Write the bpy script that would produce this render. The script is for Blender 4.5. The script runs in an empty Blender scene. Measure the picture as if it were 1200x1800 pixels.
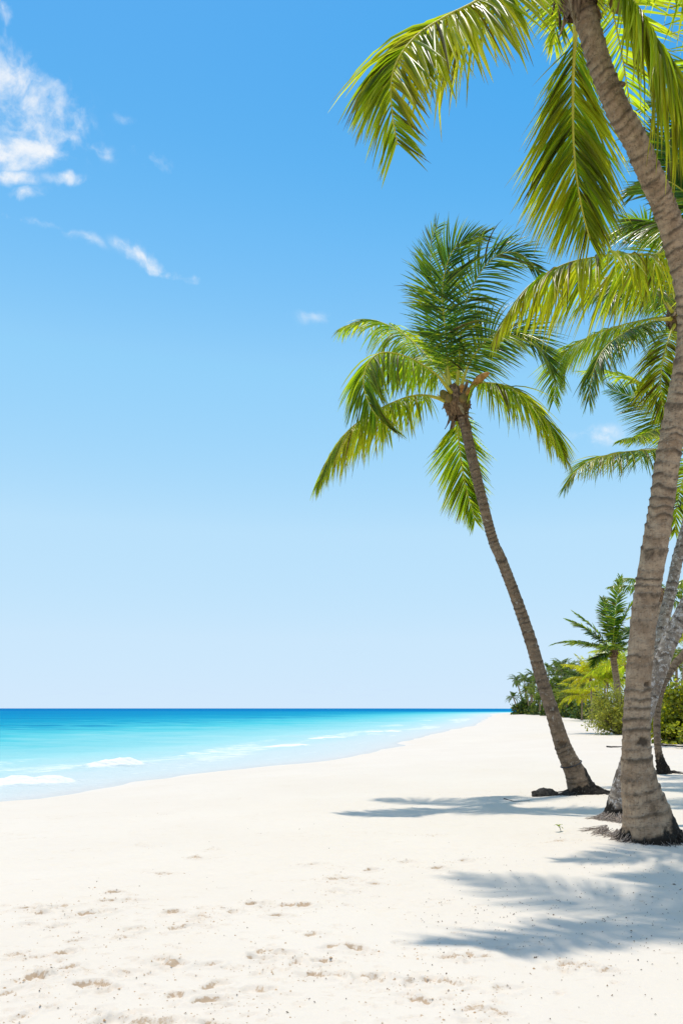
import bpy, math, random
import numpy as np
from mathutils import Vector

# ------------------------------------------------------------------ camera, sky, sun, exposure
SC = bpy.context.scene
COL = SC.collection
F, U0, V0, EYE = 1400.0, 600.0, 1245.0, 1.35      # 28 mm lens, horizon height, eye height
cam_d = bpy.data.cameras.new('camera'); cam = bpy.data.objects.new('camera', cam_d); COL.objects.link(cam)
cam.location = (0, 0, EYE); cam.rotation_euler = (math.radians(90), 0, 0)
cam_d.lens = 28.0; cam_d.sensor_width = 36.0; cam_d.sensor_fit = 'AUTO'
cam_d.shift_y = 345.0 / 1800.0
cam_d.clip_start = 0.05; cam_d.clip_end = 60000
SC.camera = cam

SUN_EL, SUN_AZ = math.radians(79.0), math.radians(-20.0)      # azimuth from +Y towards +X
sd = Vector((math.cos(SUN_EL) * math.sin(SUN_AZ), math.cos(SUN_EL) * math.cos(SUN_AZ), math.sin(SUN_EL)))
sun_d = bpy.data.lights.new('sun', 'SUN'); sun = bpy.data.objects.new('sun', sun_d); COL.objects.link(sun)
sun_d.energy = 3.3; sun_d.angle = math.radians(0.8); sun_d.color = (1.0, 0.94, 0.84)
sun.rotation_euler = sd.to_track_quat('Z', 'Y').to_euler(); sun.location = sd * 60

class NT:
    """small helper round a node tree"""
    def __init__(s, tree): s.t = tree; s.n = tree.nodes; s.l = tree.links
    def new(s, typ, **kw):
        n = s.n.new(typ)
        for k, v in kw.items(): setattr(n, k, v)
        return n
    def put(s, sock, v):
        if hasattr(v, 'is_output') or isinstance(v, bpy.types.NodeSocket): s.l.new(v, sock)
        elif v is not None: sock.default_value = v
    def math(s, op, a, b=None, c=None, clamp=False):
        n = s.new('ShaderNodeMath', operation=op, use_clamp=clamp)
        for i, v in enumerate((a, b, c)): s.put(n.inputs[i], v)
        return n.outputs[0]
    def vmath(s, op, a, b=None):
        n = s.new('ShaderNodeVectorMath', operation=op)
        s.put(n.inputs[0], a); s.put(n.inputs[1], b)
        return n.outputs['Value'] if op in ('DOT_PRODUCT', 'LENGTH', 'DISTANCE') else n.outputs[0]
    def noise(s, vec, scale, detail=4, rough=0.55, dist=0.0):
        n = s.new('ShaderNodeTexNoise'); s.put(n.inputs['Vector'], vec)
        n.inputs['Scale'].default_value = scale; n.inputs['Detail'].default_value = detail
        n.inputs['Roughness'].default_value = rough; n.inputs['Distortion'].default_value = dist
        return n.outputs['Fac']
    def ramp(s, fac, stops):
        n = s.new('ShaderNodeValToRGB'); e = n.color_ramp.elements
        while len(e) < len(stops): e.new(0.5)
        for i, (p, c) in enumerate(stops):
            e[i].position = p; e[i].color = (*c, 1) if len(c) == 3 else c
        s.put(n.inputs[0], fac); return n.outputs[0]
    def step(s, v, a, b):
        n = s.new('ShaderNodeMapRange', interpolation_type='SMOOTHSTEP')
        s.put(n.inputs[0], v); n.inputs[1].default_value = a; n.inputs[2].default_value = b
        return n.outputs[0]
    def mix(s, fac, a, b, blend='MIX'):
        n = s.new('ShaderNodeMix', data_type='RGBA', blend_type=blend)
        s.put(n.inputs[0], fac); s.put(n.inputs[6], a if not isinstance(a, tuple) else (*a, 1)); s.put(n.inputs[7], b if not isinstance(b, tuple) else (*b, 1))
        return n.outputs[2]
    def scale_vec(s, vec, sc, loc=(0, 0, 0), rot=(0, 0, 0)):
        n = s.new('ShaderNodeMapping'); s.put(n.inputs[0], vec)
        n.inputs['Scale'].default_value = sc; n.inputs['Location'].default_value = loc; n.inputs['Rotation'].default_value = rot
        return n.outputs[0]
    def bump(s, h, strength, dist):
        n = s.new('ShaderNodeBump'); s.put(n.inputs['Height'], h)
        n.inputs['Strength'].default_value = strength; n.inputs['Distance'].default_value = dist
        return n.outputs[0]
    def attr(s, name):
        n = s.new('ShaderNodeAttribute', attribute_name=name); return n
    def pos(s): return s.new('ShaderNodeNewGeometry').outputs['Position']

def build_world():
    w = bpy.data.worlds.new('World'); SC.world = w; w.use_nodes = True
    T = NT(w.node_tree); T.n.clear()
    sky = T.new('ShaderNodeTexSky', sky_type='NISHITA')
    sky.sun_disc = False; sky.sun_elevation = SUN_EL; sky.sun_rotation = SUN_AZ
    sky.altitude = 0; sky.air_density = 0.6; sky.dust_density = 0.15; sky.ozone_density = 3.0
    # one tone curve over the whole sky, as the photograph was developed
    k = T.new('ShaderNodeVectorMath', operation='SCALE'); T.l.new(sky.outputs[0], k.inputs[0]); k.inputs['Scale'].default_value = 0.1
    cur = T.new('ShaderNodeRGBCurve'); T.l.new(k.outputs[0], cur.inputs['Color'])
    for ch, pts in enumerate([[(0, 0.02), (.084, .06), (.089, .10), (.093, .145), (.106, .265), (.158, .45), (.294, .55), (.5, .585), (1, .65)],
                              [(0, 0.10), (.13, .31), (.150, .40), (.159, .46), (.184, .585), (.267, .695), (.459, .74), (.65, .75), (1, .80)],
                              [(0, 0.30), (.28, .79), (.305, .815), (.324, .85), (.369, .885), (.492, .90), (.69, .905), (1, .91)]]):
        c = cur.mapping.curves[ch].points
        c[0].location = pts[0]; c[1].location = pts[-1]
        for q in pts[1:-1]: c.new(*q)
        for q in c: q.handle_type = 'VECTOR'
    cur.mapping.update()
    k2 = T.new('ShaderNodeVectorMath', operation='SCALE'); T.l.new(cur.outputs[0], k2.inputs[0]); k2.inputs['Scale'].default_value = 1 / 0.11
    tint = k2.outputs[0]
    # clouds: patches of broken cumulus on a high sheet, placed by direction
    d = T.new('ShaderNodeTexCoord').outputs['Generated']
    d = T.vmath('NORMALIZE', d)
    sep = T.new('ShaderNodeSeparateXYZ'); T.l.new(d, sep.inputs[0])
    zc = T.math('MAXIMUM', sep.outputs[2], 0.02)
    px = T.math('DIVIDE', sep.outputs[0], zc); py = T.math('DIVIDE', sep.outputs[1], zc)
    cv = T.new('ShaderNodeCombineXYZ'); T.put(cv.inputs[0], px); T.put(cv.inputs[1], py)
    cv = cv.outputs[0]
    warp = T.new('ShaderNodeTexNoise'); T.l.new(d, warp.inputs['Vector']); warp.inputs['Scale'].default_value = 9; warp.inputs['Detail'].default_value = 5
    wv = T.vmath('SUBTRACT', warp.outputs['Color'], (0.5, 0.5, 0.5))
    wn = T.new('ShaderNodeVectorMath', operation='SCALE'); T.l.new(wv, wn.inputs[0]); wn.inputs['Scale'].default_value = 0.06
    dw = T.vmath('ADD', d, wn.outputs[0])
    def patch(u, v, ru, rv, ang, amp):
        c = Vector(((u - U0) / F, 1.0, (V0 - v) / F)); ln = c.length; c.normalize()
        ex = Vector((1, 0, 0)); ex = (ex - ex.dot(c) * c).normalized(); ez = ex.cross(c).normalized()
        if ez.z < 0: ez = -ez
        a = math.radians(ang); e1 = ex * math.cos(a) + ez * math.sin(a); e2 = -ex * math.sin(a) + ez * math.cos(a)
        k = F * ln
        q1 = T.math('MULTIPLY', T.math('SUBTRACT', T.vmath('DOT_PRODUCT', dw, tuple(e1)), 0.0), k / ru)
        q2 = T.math('MULTIPLY', T.vmath('DOT_PRODUCT', dw, tuple(e2)), k / rv)
        r2 = T.math('ADD', T.math('MULTIPLY', q1, q1), T.math('MULTIPLY', q2, q2))
        g = T.math('EXPONENT', T.math('MULTIPLY', r2, -1.0))
        front = T.math('GREATER_THAN', T.vmath('DOT_PRODUCT', d, tuple(c)), 0.0)
        return T.math('MULTIPLY', T.math('MULTIPLY', g, amp), front)
    pl = [(-25, 115, 75, 60, -35, 1.15), (70, 200, 95, 62, -35, 0.74), (45, 268, 75, 32, 8, 0.85), (20, 320, 50, 16, -10, 0.6), (115, 325, 38, 13, 0, 0.6),
          (55, 352, 38, 12, 6, 0.6), (30, 385, 34, 12, -45, 0.55), (85, 402, 50, 11, -10, 0.5), (140, 425, 50, 12, -28, 0.36),
          (262, 463, 56, 16, -17, 0.92), (322, 487, 52, 13, -17, 0.9), (5, 15, 40, 22, 0, 0.7), (180, 265, 30, 20, -20, 0.42),
          (215, 208, 30, 12, -10, 0.30), (270, 280, 50, 28, -40, 0.36), (555, 560, 60, 16, 3, 0.26), (1045, 775, 60, 24, 0, 0.5)]
    s = None
    for q in pl:
        g = patch(*q); s = g if s is None else T.math('MAXIMUM', s, g)
    # added clouds behind and left of the view, to whiten light in the shadows
    big = T.noise(T.scale_vec(d, (1, 1, 1), (3.1, 7.7, 1.2)), 2.6, 2, 0.5)
    away = T.step(T.math('SUBTRACT', 0.0, sep.outputs[1]), -0.25, 0.25)
    away = T.math('MAXIMUM', away, T.step(T.math('MULTIPLY_ADD', sep.outputs[1], -0.5, T.math('MULTIPLY', sep.outputs[0], -1.0)), 0.06, 0.3))
    s = T.math('MAXIMUM', s, T.math('MULTIPLY', T.math('MULTIPLY', T.step(big, 0.41, 0.56), 1.0), away))
    n1 = T.noise(dw, 16, 9, 0.62); n2 = T.noise(dw, 52, 6, 0.6)
    body = T.math('MULTIPLY_ADD', T.math('ADD', T.math('MULTIPLY', n1, 0.72), T.math('MULTIPLY', n2, 0.28)), 1.7, -0.35)
    dens = T.step(T.math('ADD', body, T.math('MULTIPLY', s, 0.44)), 0.60, 1.06)
    dens = T.math('MULTIPLY', dens, T.step(s, 0.06, 0.4))
    # thin line of faraway cloud low over the sea
    lowv = T.noise(T.scale_vec(d, (9, 9, 70)), 3.2, 5, 0.55)
    band = T.math('MULTIPLY', T.step(sep.outputs[2], 0.008, 0.016), T.math('SUBTRACT', 1.0, T.step(sep.outputs[2], 0.02, 0.034)))
    low = T.math('MULTIPLY', T.math('MULTIPLY', T.step(lowv, 0.5, 0.68), band), 0.16)
    skycol = T.mix(low, tint, (5.0, 6.2, 8.2))
    ccol = T.mix(T.step(dens, 0.2, 0.9), (7.2, 7.8, 8.4), (8.1, 8.2, 8.3))
    col = T.mix(T.math('MULTIPLY', dens, 0.92), skycol, ccol)
    bg = T.new('ShaderNodeBackground'); T.l.new(col, bg.inputs[0]); bg.inputs[1].default_value = 0.11
    out = T.new('ShaderNodeOutputWorld'); T.l.new(bg.outputs[0], out.inputs[0])
build_world()

SC.view_settings.view_transform = 'Standard'; SC.view_settings.look = 'None'
SC.view_settings.exposure = 0.12; SC.view_settings.gamma = 1.0; SC.view_settings.use_curve_mapping = False
SC.cycles.use_denoising = True
SC.cycles.max_bounces = 8; SC.cycles.transparent_max_bounces = 8; SC.cycles.transmission_bounces = 6
SC.cycles.diffuse_bounces = 4

# ------------------------------------------------------------------ helpers
def P(u, v, d):
    """the point of the place that lies d metres out, in the line of sight of a spot of the photograph"""
    return np.array([(u - U0) / F * d, d, EYE + (V0 - v) / F * d])
def ground_depth(v, z=0.0): return (EYE - z) * F / (v - V0)

def vnoise(p, seed=0):
    p = np.asarray(p, float); i = np.floor(p).astype(np.int64); f = p - i; f = f * f * (3 - 2 * f)
    def h(a):
        n = (a[..., 0] * 374761393 + a[..., 1] * 668265263 + a[..., 2] * 2147483647 + seed * 974634777) & 0xffffffff
        n = ((n ^ (n >> 13)) * 1274126177) & 0xffffffff
        n = ((n ^ (n >> 16)) * 2246822519) & 0xffffffff
        return ((n ^ (n >> 15)) & 0xffff) / 65535.0
    r = 0
    for dx in (0, 1):
        for dy in (0, 1):
            for dz in (0, 1):
                w = (f[..., 0] if dx else 1 - f[..., 0]) * (f[..., 1] if dy else 1 - f[..., 1]) * (f[..., 2] if dz else 1 - f[..., 2])
                r = r + w * h(i + np.array([dx, dy, dz]))
    return r * 2 - 1
def fbm(p, oct=3, seed=0):
    p = np.asarray(p, float); r = 0; a = 1.0; t = 0
    for k in range(oct):
        r = r + a * vnoise(p * (2.03 ** k) + 17.3 * k, seed + k); t += a; a *= 0.5
    return r / t
def sstep(x, a, b):
    t = np.clip((x - a) / (b - a), 0, 1); return t * t * (3 - 2 * t)

def catmull(pts, n):
    """smooth curve through pts, n samples even in arc length"""
    pts = np.asarray(pts, float)
    ext = np.vstack([2 * pts[0] - pts[1], pts, 2 * pts[-1] - pts[-2]])
    out = []
    for k in range(len(pts) - 1):
        p0, p1, p2, p3 = ext[k:k + 4]
        t = np.linspace(0, 1, 24, endpoint=False)[:, None]
        out.append(0.5 * (2 * p1 + (p2 - p0) * t + (2 * p0 - 5 * p1 + 4 * p2 - p3) * t ** 2 + (3 * p1 - p0 - 3 * p2 + p3) * t ** 3))
    out.append(pts[-1:]); c = np.vstack(out)
    L = np.concatenate([[0], np.cumsum(np.linalg.norm(np.diff(c[:, :3], axis=0), axis=1))])
    s = np.linspace(0, L[-1], n)
    return np.stack([np.interp(s, L, c[:, k]) for k in range(c.shape[1])], 1), s
def unit(v): return v / np.maximum(np.linalg.norm(v, axis=-1, keepdims=True), 1e-9)

def make_mesh(name, V, Fc, mat, parent=None, attrs=None, smooth=True, origin=None):
    V = np.asarray(V, np.float32)
    if parent is not None and origin is None: origin = parent['_base'] if '_base' in parent else (0, 0, 0)
    if origin is not None: V = V - np.array(origin, np.float32)
    me = bpy.data.meshes.new(name); Fc = np.asarray(Fc, np.int32)
    k = Fc.shape[1]; nf = len(Fc)
    me.vertices.add(len(V)); me.vertices.foreach_set('co', V.ravel())
    me.loops.add(nf * k); me.loops.foreach_set('vertex_index', Fc.ravel())
    me.polygons.add(nf); me.polygons.foreach_set('loop_start', np.arange(0, nf * k, k, dtype=np.int32))
    me.update(calc_edges=True)
    if smooth: me.polygons.foreach_set('use_smooth', np.ones(nf, bool))
    for an, a in (attrs or {}).items():
        a = np.asarray(a, np.float32)
        if a.ndim == 1: a = np.stack([a, a, a], 1)
        ca = me.color_attributes.new(an, 'FLOAT_COLOR', 'POINT')
        ca.data.foreach_set('color', np.concatenate([a, np.ones((len(a), 1), np.float32)], 1).ravel())
    me.materials.append(mat); me.validate()
    o = bpy.data.objects.new(name, me); COL.objects.link(o)
    if parent is not None: o.parent = parent
    elif origin is not None: o.location = origin
    return o
def tag(o, label=None, cat=None, group=None, kind=None):
    if label: o['label'] = label
    if cat: o['category'] = cat
    if group: o['group'] = group
    if kind: o['kind'] = kind
    return o
def thing(name, base, label, cat, group=None):
    o = bpy.data.objects.new(name, None); COL.objects.link(o); o.location = tuple(float(x) for x in base)
    o.empty_display_size = 0.3; o['_base'] = [float(x) for x in base]
    return tag(o, label, cat, group)
def grid_faces(nr, nc, wrap=False):
    i = np.arange(nr - 1)[:, None]; j = np.arange(nc if wrap else nc - 1)[None, :]; j2 = (j + 1) % nc
    return np.stack([i * nc + j, i * nc + j2, (i + 1) * nc + j2, (i + 1) * nc + j], -1).reshape(-1, 4)
def frames(c):
    T = unit(np.gradient(c, axis=0)); N = np.zeros_like(T)
    a = np.array([1.0, 0, 0]); a = a - a.dot(T[0]) * T[0]
    if np.linalg.norm(a) < 0.2: a = np.array([0, 1.0, 0]) - T[0][1] * T[0]
    N[0] = a / np.linalg.norm(a)
    for i in range(1, len(c)):
        n = N[i - 1] - N[i - 1].dot(T[i]) * T[i]; N[i] = n / np.linalg.norm(n)
    return T, N, np.cross(T, N)
def tube(c, r, k=6):
    c = np.asarray(c, float); T, N, B = frames(c); th = np.linspace(0, 2 * np.pi, k, endpoint=False)
    r = np.broadcast_to(np.asarray(r, float), (len(c),))
    V = c[:, None] + r[:, None, None] * (np.cos(th)[None, :, None] * N[:, None] + np.sin(th)[None, :, None] * B[:, None])
    return V.reshape(-1, 3), grid_faces(len(c), k, True)
class Join:
    def __init__(s): s.V = []; s.F = []; s.A = []; s.n = 0
    def add(s, V, Fc, A=None):
        s.V.append(V); s.F.append(np.asarray(Fc) + s.n); s.n += len(V)
        if A is not None: s.A.append(np.broadcast_to(np.asarray(A, float), (len(V), 3)))
    def get(s): return np.vstack(s.V), np.vstack(s.F), (np.vstack(s.A) if s.A else None)

# ------------------------------------------------------------------ materials
def new_mat(name):
    m = bpy.data.materials.new(name); m.use_nodes = True; T = NT(m.node_tree); T.n.clear()
    out = T.new('ShaderNodeOutputMaterial'); return m, T, out
def principled(T, out, col, rough=0.8, spec=0.3, normal=None):
    b = T.new('ShaderNodeBsdfPrincipled'); T.put(b.inputs['Base Color'], col if not isinstance(col, tuple) else (*col, 1))
    T.put(b.inputs['Roughness'], rough); T.put(b.inputs['Specular IOR Level'], spec)
    if normal is not None: T.l.new(normal, b.inputs['Normal'])
    if out is not None: T.l.new(b.outputs[0], out.inputs[0])
    return b

def sand_material():
    m, T, out = new_mat('white_sand'); p = T.pos()
    a = T.new('ShaderNodeSeparateColor'); T.l.new(T.attr('sand').outputs['Color'], a.inputs[0])
    big = T.noise(p, 0.35, 4); mid = T.noise(p, 5, 5, 0.6); grain = T.noise(p, 420, 2, 0.6); speck = T.noise(p, 75, 3, 0.7)
    c = T.mix(T.step(big, 0.3, 0.7), (0.675, 0.593, 0.495), (0.695, 0.616, 0.52))
    c = T.mix(T.math('MULTIPLY', T.step(mid, 0.5, 0.8), 0.35), c, (0.67, 0.56, 0.43))
    tan = T.math('MULTIPLY', T.step(T.noise(T.scale_vec(p, (1.0, 2.2, 1.0)), 1.1, 3, 0.6), 0.52, 0.70), T.step(T.noise(T.scale_vec(p, (1.0, 1.8, 1.0)), 13, 4, 0.7), 0.54, 0.68))
    c = T.mix(T.math('MULTIPLY', tan, 0.6), c, (0.52, 0.39, 0.27))
    c = T.mix(T.math('MULTIPLY', T.step(grain, 0.5, 0.72), 0.22), c, (0.55, 0.46, 0.36))
    c = T.mix(T.math('MULTIPLY', T.step(speck, 0.70, 0.78), 0.6), c, (0.42, 0.28, 0.17))
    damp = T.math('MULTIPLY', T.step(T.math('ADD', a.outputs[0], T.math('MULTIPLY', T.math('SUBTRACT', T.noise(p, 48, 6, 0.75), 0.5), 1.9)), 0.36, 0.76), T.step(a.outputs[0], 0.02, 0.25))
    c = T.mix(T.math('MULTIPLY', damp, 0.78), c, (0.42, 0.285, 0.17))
    c = T.mix(a.outputs[1], c, (0.66, 0.63, 0.60))
    h = T.math('ADD', T.math('MULTIPLY', T.noise(p, 60, 5, 0.65), 0.6), T.math('MULTIPLY', grain, 0.15))
    principled(T, out, c, 0.92, 0.15, T.bump(h, 0.35, 0.02))
    return m

def sea_material():
    m, T, out = new_mat('sea_water'); p = T.pos()
    a = T.new('ShaderNodeSeparateColor'); T.l.new(T.attr('sea').outputs['Color'], a.inputs[0])
    dist = a.outputs[0]                                   # log scale of the distance from the shore
    ps = T.scale_vec(p, (0.022, 0.055, 1), rot=(0, 0, math.radians(-12)))
    n = T.noise(ps, 1.6, 5, 0.6); n2 = T.noise(T.scale_vec(p, (0.12, 0.5, 1), rot=(0, 0, math.radians(-15))), 1.0, 5, 0.6)
    dd = T.math('ADD', dist, T.math('MULTIPLY', T.math('SUBTRACT', n, 0.5), 0.13))
    dd = T.math('ADD', dd, T.math('MULTIPLY', T.math('SUBTRACT', n2, 0.5), T.math('MULTIPLY', T.step(dist, 0.25, 0.5), 0.24)))
    c = T.ramp(dd, [(0.0, (0.60, 0.60, 0.57)), (0.20, (0.52, 0.61, 0.60)), (0.33, (0.32, 0.59, 0.59)), (0.46, (0.075, 0.47, 0.52)),
                    (0.55, (0.010, 0.30, 0.43)), (0.64, (0.002, 0.225, 0.40)), (0.78, (0.0, 0.17, 0.37)), (1.0, (0.0, 0.125, 0.33))])
    weed = T.noise(T.scale_vec(p, (0.012, 0.07, 1), (4, 2, 0), (0, 0, math.radians(-10))), 1.5, 6, 0.62)
    wm = T.math('MULTIPLY', T.step(weed, 0.50, 0.60), T.math('MULTIPLY', T.step(dist, 0.44, 0.52), T.math('SUBTRACT', 1.0, T.step(dist, 0.72, 0.82))))
    c = T.mix(T.math('MULTIPLY', wm, 0.75), c, (0.003, 0.19, 0.36))
    fn = T.noise(T.scale_vec(p, (0.9, 2.6, 1), rot=(0, 0, math.radians(-20))), 1.3, 8, 0.68, 0.6)
    foam = T.step(T.math('ADD', a.outputs[1], T.math('MULTIPLY', T.math('SUBTRACT', fn, 0.5), 1.1)), 0.40, 0.72)
    foam = T.math('MULTIPLY', foam, T.step(a.outputs[1], 0.01, 0.1))
    c = T.mix(foam, c, (0.78, 0.78, 0.78))
    h = T.math('ADD', T.noise(T.scale_vec(p, (1.4, 3.2, 1)), 1.2, 5, 0.6), T.math('MULTIPLY', T.noise(p, 9, 3), 0.2))
    nb = T.bump(h, 0.9, 0.20); df = T.new('ShaderNodeBsdfDiffuse'); T.put(df.inputs[0], c); T.l.new(nb, df.inputs['Normal'])
    gl = T.new('ShaderNodeBsdfGlossy'); gl.inputs['Roughness'].default_value = 0.2; T.l.new(nb, gl.inputs['Normal'])
    b = T.new('ShaderNodeMixShader'); T.put(b.inputs[0], T.math('MULTIPLY', T.math('SUBTRACT', 1.0, foam), 0.025)); T.l.new(df.outputs[0], b.inputs[1]); T.l.new(gl.outputs[0], b.inputs[2])
    tr = T.new('ShaderNodeBsdfTransparent'); tr.inputs[0].default_value = (0.93, 0.97, 0.99, 1)
    mx = T.new('ShaderNodeMixShader')
    al = T.math('MAXIMUM', T.step(a.outputs[2], 0.0, 0.16), foam); al = T.math('ADD', T.math('MULTIPLY', al, 0.06), 0.94)
    T.put(mx.inputs[0], al); T.l.new(tr.outputs[0], mx.inputs[1]); T.l.new(b.outputs[0], mx.inputs[2])
    T.l.new(mx.outputs[0], out.inputs[0]); return m

def leaf_material(name, green=(0.05, 0.125, 0.012), glow=(0.60, 0.84, 0.02), yellow=(0.42, 0.38, 0.02), yglow=(0.95, 0.88, 0.03), trans=0.70, rough=0.32):
    m, T, out = new_mat(name)
    a = T.new('ShaderNodeSeparateColor'); T.l.new(T.attr('leaf').outputs['Color'], a.inputs[0])
    yel, rnd, brn = a.outputs[0], a.outputs[1], a.outputs[2]
    val = T.math('ADD', 0.5, T.math('MULTIPLY', rnd, 0.6))
    def shade(base, ye, br):
        c = T.mix(yel, base, ye); c = T.mix(brn, c, br)
        s = T.new('ShaderNodeVectorMath', operation='SCALE'); T.l.new(c, s.inputs[0]); T.put(s.inputs['Scale'], val); return s.outputs[0]
    b = principled(T, None, shade(green, yellow, (0.13, 0.065, 0.025)), rough, 0.38)
    t = T.new('ShaderNodeBsdfTranslucent'); T.put(t.inputs[0], shade(glow, yglow, (0.16, 0.07, 0.02)))
    mx = T.new('ShaderNodeMixShader'); mx.inputs[0].default_value = trans
    T.l.new(b.outputs[0], mx.inputs[1]); T.l.new(t.outputs[0], mx.inputs[2]); T.l.new(mx.outputs[0], out.inputs[0]); return m

def trunk_material(name, light=(0.47, 0.34, 0.225), mid=(0.27, 0.18, 0.112), dark=(0.055, 0.039, 0.027), lichen=0.3, lcol=(0.48, 0.42, 0.34)):
    m, T, out = new_mat(name); p = T.new('ShaderNodeTexCoord').outputs['Object']
    a = T.new('ShaderNodeSeparateColor'); T.l.new(T.attr('bark').outputs['Color'], a.inputs[0])
    n = T.noise(p, 7, 6, 0.65); f = T.noise(T.scale_vec(p, (60, 60, 7)), 1.0, 4, 0.6); sp = T.noise(p, 42, 4, 0.7)
    c = T.mix(T.step(n, 0.3, 0.7), mid, light)
    c = T.mix(T.math('MULTIPLY', T.step(f, 0.48, 0.70), 0.24), c, dark)
    c = T.mix(T.math('MULTIPLY', T.step(T.noise(T.scale_vec(p, (22, 22, 70)), 1.0, 4, 0.7), 0.54, 0.66), 0.55), c, dark)
    c = T.mix(T.math('MULTIPLY', T.step(sp, 0.58, 0.68), 0.4), c, (0.50, 0.41, 0.31))
    c = T.mix(T.math('MULTIPLY', a.outputs[0], 0.78), c, dark)
    c = T.mix(T.math('MULTIPLY', T.step(T.noise(p, 3.3, 3), 0.5, 0.75), 0.25), c, (0.33, 0.20, 0.11))
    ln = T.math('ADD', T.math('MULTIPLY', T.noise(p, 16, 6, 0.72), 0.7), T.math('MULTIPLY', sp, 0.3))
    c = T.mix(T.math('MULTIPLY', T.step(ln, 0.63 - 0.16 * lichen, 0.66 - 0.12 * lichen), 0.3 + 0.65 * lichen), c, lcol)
    c = T.mix(T.math('MULTIPLY', T.step(T.noise(T.scale_vec(p, (1, 1, 1.6), (7, 3, 1)), 9, 6, 0.7), 0.56, 0.64), 0.35 + 0.4 * lichen), c, dark)
    blk = T.step(T.math('ADD', a.outputs[1], T.math('MULTIPLY', T.math('SUBTRACT', n, 0.5), 0.9)), 0.35, 0.62)
    c = T.mix(blk, c, (0.022, 0.018, 0.014))
    c = T.mix(T.math('MULTIPLY', blk, T.math('MULTIPLY', T.step(sp, 0.60, 0.70), 0.5)), c, lcol)
    h = T.math('ADD', T.math('MULTIPLY', f, 0.5), T.math('MULTIPLY', n, 0.7))
    principled(T, out, c, 0.9, 0.15, T.bump(h, 0.9, 0.03)); return m

def plain_material(name, c1, c2, scale=20, rough=0.8, stretch=(1, 1, 1), spec=0.25, bump=0.4):
    m, T, out = new_mat(name); p = T.scale_vec(T.new('ShaderNodeTexCoord').outputs['Object'], stretch)
    n = T.noise(p, scale, 5, 0.65)
    principled(T, out, T.mix(T.step(n, 0.35, 0.68), c1, c2), rough, spec, T.bump(n, bump, 0.02)); return m

M = dict(
    sand=sand_material(), sea=sea_material(),
    leaf=leaf_material('palm_leaf'),
    leaf_young=leaf_material('palm_leaf_young', (0.022, 0.078, 0.012), (0.26, 0.50, 0.02), trans=0.5, rough=0.26),
    leaf_far=leaf_material('palm_leaf_far', (0.045, 0.115, 0.022), (0.20, 0.38, 0.04), trans=0.45, rough=0.5),
    grape=leaf_material('sea_grape_leaf', (0.10, 0.17, 0.012), (0.42, 0.50, 0.02), trans=0.45, rough=0.4),
    feather=leaf_material('shrub_leaf', (0.27, 0.31, 0.07), (0.58, 0.60, 0.08), trans=0.42, rough=0.6),
    dark_leaf=leaf_material('dark_shrub_leaf', (0.035, 0.09, 0.018), (0.11, 0.23, 0.03), trans=0.3, rough=0.5),
    rachis=plain_material('frond_stalk', (0.44, 0.40, 0.03), (0.62, 0.52, 0.06), 9, 0.45, (1, 1, 1), 0.4, 0.1),
    fibre=plain_material('leaf_sheath_fibre', (0.07, 0.04, 0.022), (0.27, 0.165, 0.09), 14, 0.95, (3, 3, 0.8)),
    husk=plain_material('dry_husk', (0.20, 0.12, 0.06), (0.46, 0.33, 0.2), 10, 0.85),
    spathe=plain_material('dry_spathe', (0.28, 0.12, 0.03), (0.55, 0.28, 0.07), 12, 0.7, (2, 2, 0.5)),
    nut=plain_material('coconut_skin', (0.14, 0.12, 0.025), (0.24, 0.15, 0.05), 8, 0.55),
    trunk_front=trunk_material('bark_ringed', lichen=0.10),
    trunk_mid=trunk_material('bark_grey_lichen', (0.27, 0.19, 0.125), (0.155, 0.108, 0.072), lichen=0.42),
    trunk_pale=trunk_material('bark_lichen_sunlit', (0.36, 0.30, 0.24), (0.19, 0.15, 0.12), lichen=0.72, lcol=(0.56, 0.52, 0.48)),  # real lichen, its white increased to imitate sunlight on the trunk
    trunk_far=trunk_material('bark_far', lichen=0.0),
    root=plain_material('palm_root', (0.13, 0.095, 0.075), (0.52, 0.44, 0.37), 60, 0.95),
    root_dark=plain_material('palm_root_dark', (0.02, 0.016, 0.013), (0.09, 0.075, 0.06), 22, 0.9),
    wood=plain_material('shrub_wood', (0.09, 0.065, 0.045), (0.22, 0.17, 0.12), 12, 0.9),
    metal=plain_material('dark_wire', (0.015, 0.015, 0.017), (0.04, 0.04, 0.045), 30, 0.5),
    crumb=plain_material('damp_sand_crumb', (0.36, 0.23, 0.12), (0.52, 0.38, 0.25), 5.0, 0.95),
    litter=plain_material('leaf_litter', (0.04, 0.026, 0.016), (0.22, 0.13, 0.065), 3.0, 0.9),
    sprout=leaf_material('seedling_leaf', (0.10, 0.20, 0.02), (0.32, 0.45, 0.03), trans=0.4, rough=0.4),
)
# ------------------------------------------------------------------ the setting: sand and sea
SEA_Z = -0.6
_sh = np.array([(-400, -300), (-80, -62), (-20, -26), (0, -14.6), (8, -11.0), (16.5, -7.1), (24.8, -3.3), (31.4, 0), (40, 2.5), (63.5, 7.6),
                (76, 11.0), (101, 17.3), (195, 36.6), (300, 62), (400, 130), (520, 500), (600, 1500)], float)
_shc, _ = catmull(_sh, 3000)
def shore_s(x, y):
    """distance inland from the water's edge (negative out at sea)"""
    xs = np.interp(y, _shc[:, 0], _shc[:, 1]); g = np.interp(y, _shc[:, 0], np.gradient(_shc[:, 1], _shc[:, 0]))
    return (x - xs) / np.sqrt(1 + np.minimum(g, 3.0) ** 2)

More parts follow.
